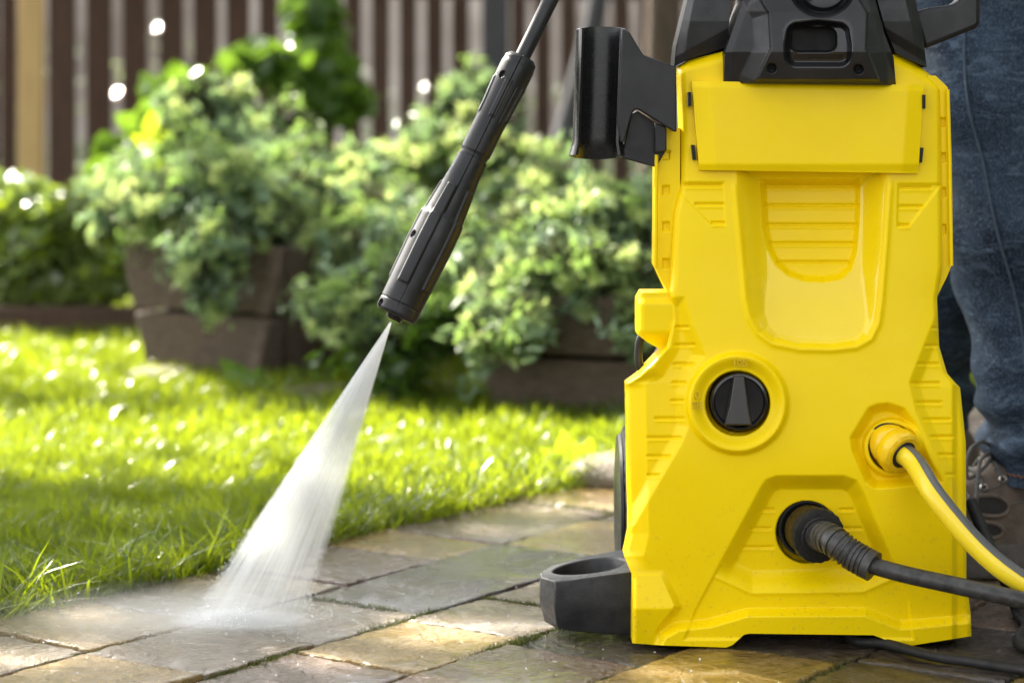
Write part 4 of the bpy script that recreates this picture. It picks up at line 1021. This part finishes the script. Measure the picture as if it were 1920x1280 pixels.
def plumes(lumps, per, spr, size, mats, parent, seed, droop=0, names=('foliage', 'blue_foliage', 'pale_tips')):
    r = np.random.default_rng(seed); acc = {k: [] for k in range(3)}
    for c0, rx, ry, rz in lumps:
        n = max(14, int(per*(rx*rz)/.006)); R3 = np.array([rx, ry, rz])
        d = r.normal(size=(n, 3)); d[:, 1] -= .5; d /= np.linalg.norm(d, axis=1)[:, None]
        tgt = np.array(c0)+d*R3*r.uniform(.45, 1.28, (n, 1))
        ax = d+r.normal(0, .4, (n, 3)); ax[:, 2] += .35-droop*1.6; ax /= np.linalg.norm(ax, axis=1)[:, None]
        ln = r.uniform(.06, .15, n); rad = r.uniform(.014, .034, n); kind = r.random(n)
        t = r.random((n, spr))**.8
        rv = r.normal(size=(n, spr, 3)); rv -= (rv*ax[:, None]).sum(-1, keepdims=True)*ax[:, None]; rv /= np.linalg.norm(rv, axis=2)[..., None]
        p = tgt[:, None]-ax[:, None]*(ln[:, None]*(1-t))[..., None]+rv*(rad[:, None]*(1-t)**.6*r.random((n, spr))**.5)[..., None]
        p[..., 2] -= .02*(t**2)*(0.3+droop)
        dd = ax[:, None]*1.0+rv*.9+r.normal(0, .35, (n, spr, 3)); dd /= np.linalg.norm(dd, axis=2)[..., None]
        sd = np.cross(dd, r.normal(size=(n, spr, 3))); sd /= np.linalg.norm(sd, axis=2)[..., None]+1e-9
        L = size*r.uniform(.5, 1.2, (n, spr, 1)); Wd = L*.17
        q = np.stack([p-dd*L*.3, p+dd*L*.2+sd*Wd, p+dd*L*.75, p+dd*L*.2-sd*Wd], 2)
        tip = (t > .6) & (kind[:, None] > .45); blue = ~tip & (kind[:, None] < .4)
        acc[2].append(q[tip]); acc[1].append(q[blue]); acc[0].append(q[~tip & ~blue])
    for k in range(3):
        V = np.concatenate(acc[k]).reshape(-1, 3); m = len(V)//4
        if m: tag(mesh_obj(names[k], V, np.arange(m*4).reshape(m, 4), mats[k], parent, smooth=0), kind='stuff')
def shrub(kind, label, lumps, n, size, mat, tip, seed, droop=0, tips=.22, grp='junipers in the planters'):
    lumps = [(tuple(P(l[0], l[1], l[2])), l[3]*l[2]/F, l[4], l[5]*l[2]/F) for l in lumps]
    c = np.mean([l[0] for l in lumps], 0)
    t = thing(kind, label, 'shrub', (float(c[0]), float(c[1])+.08, .2), grp)
    if tip is None: plumes(lumps, 26, 60, size, (mat, mat, mat), t, seed, droop)
    else: plumes(lumps, 38, 70, size*.85, (mat, M_JUNB if mat is M_JUN else M_JUN, tip), t, seed, droop)
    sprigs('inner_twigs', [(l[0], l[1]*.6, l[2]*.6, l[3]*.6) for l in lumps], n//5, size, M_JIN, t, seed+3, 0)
    b0 = Vector((float(c[0]), float(c[1])+.08, .15))
    for k, l in enumerate(lumps[:6]):
        e = Vector(l[0]); tube('stem', spline([b0, (b0+e)/2+Vector((0, 0, -.03)), e], 4), lambda q: .012*(1-.6*q), M_BARK, t, 6)
    return t
# (px, py, Y, rx_px, ry_m, rz_px)
shrub('juniper', 'large soft green juniper spilling over the left board planter', [(310, 375, 3.95, 115, .13, 62), (420, 360, 4.0, 120, .16, 90), (390, 465, 3.82, 80, .1, 65), (390, 535, 3.78, 50, .06, 45), (250, 385, 3.95, 60, .1, 40), (510, 405, 3.95, 65, .1, 55), (560, 380, 4.1, 80, .1, 70), (210, 380, 4.1, 60, .1, 55), (540, 300, 4.3, 80, .12, 50)], 15000, .03, M_JUN, M_JTIP, 21, .3)
shrub('juniper', 'tall pale tipped juniper rising against the fence behind the left planter', [(385, 200, 4.5, 85, .14, 65), (440, 250, 4.5, 100, .16, 70), (350, 270, 4.4, 100, .14, 60), (520, 240, 4.6, 70, .12, 55)], 9000, .034, M_JUN, M_JTIP, 22, 0, .35)
shrub('juniper', 'spreading bright green juniper behind the spray lance', [(600, 350, 4.3, 130, .18, 75), (680, 330, 4.4, 90, .15, 60), (820, 290, 4.5, 110, .15, 60), (900, 250, 4.6, 80, .12, 50), (740, 400, 4.1, 130, .15, 70), (560, 440, 4.1, 110, .12, 60), (640, 470, 4.0, 90, .12, 60), (940, 310, 4.4, 90, .15, 70), (1040, 350, 4.2, 90, .14, 60), (580, 540, 4.0, 70, .1, 55)], 15000, .034, M_JUN, M_JTIP, 23, 0, .25)
shrub('juniper', 'upright juniper tip just left of the lance against the fence', [(900, 165, 4.7, 65, .1, 40), (860, 210, 4.7, 60, .1, 40)], 2600, .03, M_JUN, M_JTIP, 24)
shrub('juniper', 'yellow tipped juniper low behind the lance nozzle', [(750, 490, 3.75, 90, .12, 70), (850, 450, 3.8, 120, .14, 80), (700, 560, 3.6, 90, .1, 70), (820, 570, 3.6, 110, .1, 65), (640, 590, 3.6, 60, .07, 40), (900, 520, 3.6, 90, .1, 60), (930, 620, 3.4, 70, .08, 55)], 13000, .03, M_JUNB, M_JTIP, 25, .2, .45)
shrub('juniper', 'blue green juniper beside the washer above the right planter', [(1010, 430, 3.6, 110, .15, 85), (1130, 410, 3.6, 110, .15, 85), (1240, 420, 3.6, 100, .15, 90), (1080, 500, 3.45, 130, .12, 70), (1190, 520, 3.45, 90, .12, 70), (960, 520, 3.5, 80, .1, 60), (1200, 600, 3.35, 50, .06, 45), (980, 600, 3.35, 55, .06, 50)], 17000, .03, M_JUNB, M_JTIP, 26, .2, .35)
shrub('low_shrub', 'dark green low growth trailing at the foot of the right planter', [(740, 640, 3.6, 80, .08, 45), (720, 700, 3.55, 60, .06, 35), (830, 610, 3.55, 80, .08, 40)], 4500, .03, M_LEAF, None, 27, .2, grp='undergrowth')

def leaf_cloud(name, lumps, n, size, mat, parent, seed, flat=0):
    r = np.random.default_rng(seed); vol = np.array([l[3]*l[5] for l in lumps], float); vol /= vol.sum(); Vs, Fs, base = [], [], 0
    for l, w in zip(lumps, vol):
        m = max(3, int(n*w)); c0 = np.array(P(l[0], l[1], l[2])); s = l[2]/F
        d = r.normal(size=(m, 3)); d /= np.linalg.norm(d, axis=1)[:, None]; rad = r.random(m)**.4
        c = c0+d*rad[:, None]*np.array([l[3]*s, l[4], l[5]*s])
        nn = r.normal(size=(m, 3)); nn[:, 2] += 1.0; nn[:, 1] -= .6
        if flat: nn = r.normal(0, flat, (m, 3))+np.array([-.56, -.44, .72])[None]
        nn /= np.linalg.norm(nn, axis=1)[:, None]
        a = np.cross(nn, r.normal(size=(m, 3))); a /= np.linalg.norm(a, axis=1)[:, None]; b = np.cross(nn, a)
        L = size*r.uniform(.5, 1.2, m)[:, None]; fold = nn*L*.12
        v = [c-a*L*.5, c-a*L*.15+b*L*.3+fold, c+a*L*.25+b*L*.25+fold, c+a*L*.55, c+a*L*.25-b*L*.25+fold, c-a*L*.15-b*L*.3+fold]
        V = np.stack(v, 1).reshape(-1, 3); i = base+np.arange(m)[:, None]*6
        Fs.append(np.concatenate([i+np.array([0, 1, 2, 3]), i+np.array([0, 3, 4, 5])], 0)); Vs.append(V); base += m*6
    return mesh_obj(name, np.vstack(Vs), np.vstack(Fs), mat, parent, smooth=0)
def leafy(kind, label, lumps, n, size, mat, seed, cat='plant', grp=None, extra=None):
    c = P(lumps[0][0], lumps[0][1], lumps[0][2]); t = thing(kind, label, cat, (c.x, c.y, 0), grp)
    leaf_cloud('foliage', lumps, n, size, mat, t, seed)
    if mat is M_LEAFG: leaf_cloud('glint_leaves', lumps, n//2, size*.8, M_GLINTLEAF, t, seed+3, .16)  # extra paler leaves angled between sun and camera to glint
    if extra: leaf_cloud('pale_leaves', lumps, extra[0], size, extra[1], t, seed+9)
    r = random.Random(seed)
    for l in lumps[:5]:
        e = P(l[0], l[1], l[2]); b = Vector((c.x+r.uniform(-.05, .05), c.y+.05, 0)); tube('stem', spline([b, (b+e)/2, e], 4), .005, M_BARK, t, 6)
    return t
M_LEAFG = leaf_mat('glossy_leaf', (.13, .18, .06), (.2, .25, .08), .35, .16, (.3, .42, .03), 11, .9)
M_GLINTLEAF = leaf_mat('pale_glint_leaf', (.22, .32, .08), (.3, .38, .12), .4, .2, (.4, .5, .05), 11, 1.0)  # lighter, glossier copy of the leaf, made for the glints
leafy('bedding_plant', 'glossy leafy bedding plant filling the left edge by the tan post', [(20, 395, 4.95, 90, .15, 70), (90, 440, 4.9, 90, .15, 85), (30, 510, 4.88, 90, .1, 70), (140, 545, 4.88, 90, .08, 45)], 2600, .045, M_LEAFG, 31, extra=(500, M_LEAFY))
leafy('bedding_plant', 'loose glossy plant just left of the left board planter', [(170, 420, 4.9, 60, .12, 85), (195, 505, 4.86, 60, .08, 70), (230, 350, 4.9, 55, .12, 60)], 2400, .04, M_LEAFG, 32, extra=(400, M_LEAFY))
leafy('bedding_plant', 'dark broad leaved plant between the fence and the left juniper', [(250, 310, 4.9, 70, .15, 60), (330, 180, 5.0, 70, .15, 40), (290, 250, 4.9, 50, .1, 50)], 420, .085, M_LEAF, 33)
leafy('climbing_vine', 'dark leafy vine climbing the fence left of the lance', [(590, 40, 5.6, 50, .15, 80), (600, 140, 5.5, 60, .15, 70), (560, 210, 5.4, 60, .12, 50), (650, 190, 5.4, 50, .1, 40), (480, 120, 5.3, 70, .1, 35)], 1100, .085, M_LEAF, 34, 'vine')
yl = thing('yellow_leaved_plant', 'plant with two glowing yellow green leaves before the dark fence', 'plant', tuple(gp(300, 4.3)))
def big_leaf(px, py, Y, L, tilt, parent, mat):
    c = P(px, py, Y); v = []; f = []
    n = 8
    for i in range(n+1):
        t = i/n; w = .32*L*math.sin(math.pi*(t**.8))*(1-.2*t)
        for s in (-1, 0, 1):
            q = Vector((s*w, -.02*L*abs(s)+.05*L*math.sin(t*3), (t-.5)*L)); q.rotate(Matrix.Rotation(tilt, 3, 'Y')); v.append(c+q)
    for i in range(n):
        for s in (0, 1): f.append([i*3+s, i*3+s+1, i*3+s+4, i*3+s+3])
    return mesh_obj('leaf', v, f, mat, parent, smooth=60)
for a in ((283, 232, .055, .1), (312, 262, .055, 1.3), (262, 262, .04, -1.1), (305, 302, .04, .3), (282, 330, .04, -.4)): big_leaf(a[0], a[1], 4.3, a[2], a[3], yl, M_LEAFY)
tube('stem', spline([gp(300, 4.32), P(298, 420, 4.32), P(288, 250, 4.31)], 6), .003, M_LEAFY, yl, 6)
wd = thing('broadleaf_weed', 'sunlit broad leaved weed at the lawn edge just left of the washer', 'weed', tuple(Gd(1075, 880)))
for a in ((1060, 842, .05, -.1), (1100, 846, .04, .35), (1030, 858, .035, -.7), (1085, 865, .035, 1.0), (1120, 868, .03, 1.3), (1045, 872, .03, -1.2)): big_leaf(a[0], a[1], 2.82, a[2], a[3], wd, M_LEAFY)
wd2 = thing('broadleaf_weed', 'small green weed growing at the base of the left planter', 'weed', tuple(Gd(470, 740)))
for a in ((430, 690, .045, -.8), (455, 700, .04, -.5), (480, 705, .04, .4), (505, 718, .03, .9), (440, 718, .03, -1.2)): big_leaf(a[0], a[1], 3.65, a[2], a[3], wd2, M_LEAF)
# stones edging the bed and loose stones below the planters
def stone(px, py, Y, sx, sy, sz, label):
    bm = bmesh.new(); bmesh.ops.create_icosphere(bm, subdivisions=3, radius=1); q = random.Random(int(px))
    ph = [q.uniform(0, 6) for _ in range(4)]
    for v in bm.verts:
        k = 1+.1*math.sin(v.co.x*4+ph[0])+.1*math.sin(v.co.y*5+ph[1])*math.sin(v.co.z*4+ph[2]); v.co = Vector((v.co.x*sx*k, v.co.y*sy*k, v.co.z*sz*k))
    me = bpy.data.meshes.new('stone'); bm.to_mesh(me); bm.free(); me.materials.append(M_STONE); me.polygons.foreach_set('use_smooth', [True]*len(me.polygons))
    o = bpy.data.objects.new('stone', me); C.objects.link(o); p = P(px, py, Y); o.location = (p.x, p.y, max(sz*.4, 0)-.01); tag(o, label, 'stone', 'garden stones')
M_STONE = plain('pale_garden_stone', (.2, .165, .12), (.13, .105, .075), (.6, .9), 20, 120, .8, .004)
stone(600, 735, 3.65, .08, .05, .018, 'flat pale stone in the grass below the middle planter')
stone(320, 690, 3.9, .09, .05, .018, 'long flat stone at the foot of the left planter')
stone(1140, 893, 2.75, .05, .07, .03, 'sunlit pale stone at the path edge beside the washer')
stone(20, 590, 5.0, .1, .1, .06, 'stone in the bed at the far left edge')
bed = box('bed_edging', gp(110, 4.76)+Vector((0, 0, .04)), (.62, .05, .07), M_WOOD, None, .006, loc=tuple(gp(110, 4.76))); tag(bed, 'dark timber edging of the bed at far left', 'bed edging')

# ------------------------------------------------------------------ fence, posts, wall beyond
fen = thing('picket_fence', 'dark brown vertical picket fence across the back of the garden', 'fence', (0, 7, 0))
def fY(px): return float(np.interp(px, [-300, 0, 760, 2300], [5.6, 6.2, 7.8, 8.3]))
pk = [(-120, -78), (-50, -8), (4, 26), (92, 137), (163, 205), (231, 272), (300, 340), (363, 403), (425, 464), (487, 517), (540, 575), (592, 625), (648, 674), (698, 727), (750, 778), (800, 828), (848, 876), (960, 984), (1004, 1030), (1052, 1078), (1100, 1128)]
x = 1150
while x < 2100: pk.append((x, x+rnd.choice((27, 28, 30)))); x += rnd.choice((48, 50, 52))
for x0, x1 in pk:
    x0, x1 = x0-2, x1+4
    Y = fY((x0+x1)/2); a, b = (x0-960)*Y/F, (x1-960)*Y/F; w = b-a; top = .985+rnd.uniform(-.01, .01)
    o = mesh_obj('picket', [(a, Y, .03), (b, Y, .03), (b, Y+.02, .03), (a, Y+.02, .03), (a, Y, top), (b, Y, top), (b, Y+.02, top), (a, Y+.02, top), ((a+b)/2, Y, top+.05), ((a+b)/2, Y+.02, top+.05)],
                 [[3, 2, 1, 0], [0, 1, 5, 8, 4], [1, 2, 6, 5], [2, 3, 7, 9, 6], [3, 0, 4, 7], [4, 8, 9, 7], [8, 5, 6, 9]], M_WOOD, fen)
for z in (.12, .9):
    for q0, q1 in ((-300, 760), (760, 2300)):
        a, b = Vector(((q0-960)*fY(q0)/F, fY(q0)+.045, z)), Vector(((q1-960)*fY(q1)/F, fY(q1)+.045, z))
        d = (b-a).normalized(); n = Vector((-d.y, d.x, 0))*.018
        v = [a-n, b-n, b+n, a+n]; v = v+[p+Vector((0, 0, .07)) for p in v]
        mesh_obj('rail', v, [[3, 2, 1, 0], [4, 5, 6, 7], [0, 1, 5, 4], [1, 2, 6, 5], [2, 3, 7, 6], [3, 0, 4, 7]], M_WOOD, fen)
def post(x0, x1, Y, h, mat, label, name='fence_post'):
    c = Vector((((x0+x1)/2-960)*Y/F, Y, 0)); w = (x1-x0)*Y/F
    t = thing(name, label, 'post', tuple(c)); box('post_shaft', c+Vector((0, 0, h/2)), (w, w*.8, h), mat, t, .006); box('post_cap', c+Vector((0, 0, h+.012)), (w*1.15, w, .02), mat, t, .004)
post(37, 82, 5.7, 1.3, M_TAN, 'bare tan timber post standing before the fence at far left')
post(903, 955, 7.3, 1.3, M_DPOST, 'charcoal grey post standing before the fence behind the lance')
# dark leaning tool, stood in by a bent limb, and trunk right of the lance
def limb(name, pts, r0, r1, mat, label, cat): 
    return tag(tube(name, spline(pts, 8), lambda t: r0+(r1-r0)*t, mat, None, 12, loc=tuple(pts[0])), label, cat)
limb('leaning_tool', [gp(1040, 6.9), P(1042, 330, 6.9), P(1070, 220, 6.9), P(1110, 60, 6.9), P(1140, -120, 6.9)], .05, .03, M_DPOST, 'dark bent branch leaning on the fence left of the lance holster', 'tool')
def tree(pos, label, r, h, crown, n, leaf, seed, limbs=5):
    t = thing('tree', label, 'tree', tuple(pos), 'garden trees'); q = random.Random(seed); p = Vector(pos)
    tube('trunk', spline([p, p+Vector((.03, .02, h*.4)), p+Vector((-.04, 0, h*.75)), p+Vector((0, .03, h))], 8), lambda s: r*(1-.5*s)+r*.4*max(0, .1-s)*8, M_BARK, t, 14)
    cc = np.array(crown(n, np.random.default_rng(seed)))
    for k in range(limbs):
        e = Vector(cc[q.randrange(len(cc))]); s = p+Vector((0, 0, h*q.uniform(.55, .95)))
        tube('limb', spline([s, (s+e)/2+Vector((0, 0, .25)), e], 6), lambda u: r*.4*(1-.8*u), M_BARK, t, 8)
    rr = np.random.default_rng(seed+1); m = len(cc); nn = rr.normal(size=(m, 3)); nn /= np.linalg.norm(nn, axis=1)[:, None]
    a = np.cross(nn, rr.normal(size=(m, 3))); a /= np.linalg.norm(a, axis=1)[:, None]; b = np.cross(nn, a); L = leaf*rr.uniform(.6, 1.3, m)[:, None]
    V = np.stack([cc-a*L*.5, cc+b*L*.32, cc+a*L*.55, cc-b*L*.32], 1).reshape(-1, 3)
    mesh_obj('crown', V, np.arange(m*4).reshape(m, 4), M_CAN, t, smooth=0); return t
M_BARKT = plain('tan_tree_bark', (.66, .5, .32), (.45, .33, .2), (.7, .95), 12, 60, 1, .01, stretch=(4, 4, .8))
# sun-side tree: unseen, its leaves set along sun rays to shade and dapple the foreground
S = np.array(SUN)
LIT = [((-.07, 1.93), .1, .055), ((-.40, 1.82), .12, .05), ((.06, 2.64), .26, .17), ((-.02, 2.37), .09, .05)]
def canopy(n, r):
    gx = r.uniform(-1.6, 2.2, n*3); gy = r.uniform(-.2, 5.4, n*3)
    dens = np.interp(gy, [2.52, 2.6, 2.7, 3.3, 3.38, 3.62, 3.7, 4.3, 4.5], [1, .6, .03, .03, .5, .5, .03, .05, .08])
    dens = np.where((gy > 2.35) & (gx > .45), .8, dens)
    dens = np.where((gy < 1.78) & (gx > .1) & (gx < .75), .35, dens)
    wob = .5+.5*np.sin(gx*7+2*np.sin(gy*5))*np.sin(gy*9+gx*3); dens = np.where(gy > 2.52, dens*(.35+1.7*wob**2), dens)
    keep = r.random(n*3) < dens
    for (cx, cy), rx, ry in LIT: keep &= ((gx-cx)/rx)**2+((gy-cy)/ry)**2 > 1
    gx, gy = gx[keep], gy[keep]; t = r.uniform(4.2, 7.5, len(gx))
    return np.stack([gx, gy, 0*gx], -1)+S[None]*t[:, None]
tree((-4.2, 5.2, -.02), 'leafy tree left of the view with a crown shaped to shade the path', .14, 3.4, canopy, 6400, .11, 77, 9)
def ball(c, rx, rz):
    def f(n, r):
        d = r.normal(size=(n, 3)); d /= np.linalg.norm(d, axis=1)[:, None]; k = r.random(n)**.35
        return np.array(c)[None]+d*k[:, None]*np.array([rx, rx, rz])*(1+.2*np.sin(d[:, :1]*7))
    return f
t2 = tree(tuple(gp(1222, 6.6)), 'tan barked tree trunk behind the holster at the fence', .052, 2.6, ball((.4, 6.6, 3.0), 1.0, .7), 3000, .09, 78, 5)
t2.children[0].data.materials[0] = M_BARKT
wl_ = thing('garden_wall', 'pale rendered wall showing through the gaps of the fence', 'wall', (0, 12, 0))
box('wall_face', (0, 12, 1.4), (26, .2, 2.9), M_WALL, wl_, .01); box('wall_coping', (0, 12, 2.88), (26.1, .3, .06), M_STONE, wl_, .01)
hgx = np.concatenate([nr.uniform(-3.5, 3.5, 2600)])
M_SIL = leaf_mat('silvery_glossy_leaf', (.2, .24, .12), (.28, .32, .2), .3, .1, (.4, .5, .2), 9, 1.0)
hed = thing('hedge', 'low light green hedge added beyond the picket fence to glint through its gaps', 'hedge', (0, 9.5, 0))
leaf_cloud('foliage', [(x_, 330+20*math.sin(x_), 9.5, 170, .3, 60) for x_ in range(-300, 2300, 200)], 5200, .05, M_SIL, hed, 44)
leaf_cloud('gap_glint_leaves', [(x_, 190+40*math.sin(x_), 9.5, 130, .3, 110) for x_ in range(-300, 2300, 200)], 900, .05, M_SIL, hed, 45, .45)  # sparse leaves turned between sun and camera, added as glints in the gaps
# unseen hedge added right of the view to darken the light from that side
h2 = thing('hedge', 'tall dark evergreen hedge added out of view right of the washer to darken that side', 'hedge', (2.3, 2.0, 0))
rr_ = np.random.default_rng(90); m_ = 7000
hx = rr_.uniform(1.9, 2.7, m_); hy = rr_.uniform(-1.5, 6.5, m_); hzz = rr_.uniform(0, 2.6, m_)
cc_ = np.stack([hx, hy, hzz], -1); nn_ = rr_.normal(size=(m_, 3)); nn_ /= np.linalg.norm(nn_, axis=1)[:, None]
a_ = np.cross(nn_, rr_.normal(size=(m_, 3))); a_ /= np.linalg.norm(a_, axis=1)[:, None]; b_ = np.cross(nn_, a_)
mesh_obj('foliage', np.stack([cc_-a_*.08, cc_+b_*.06, cc_+a_*.09, cc_-b_*.06], 1).reshape(-1, 3), np.arange(m_*4).reshape(m_, 4), M_CAN, h2, smooth=0)
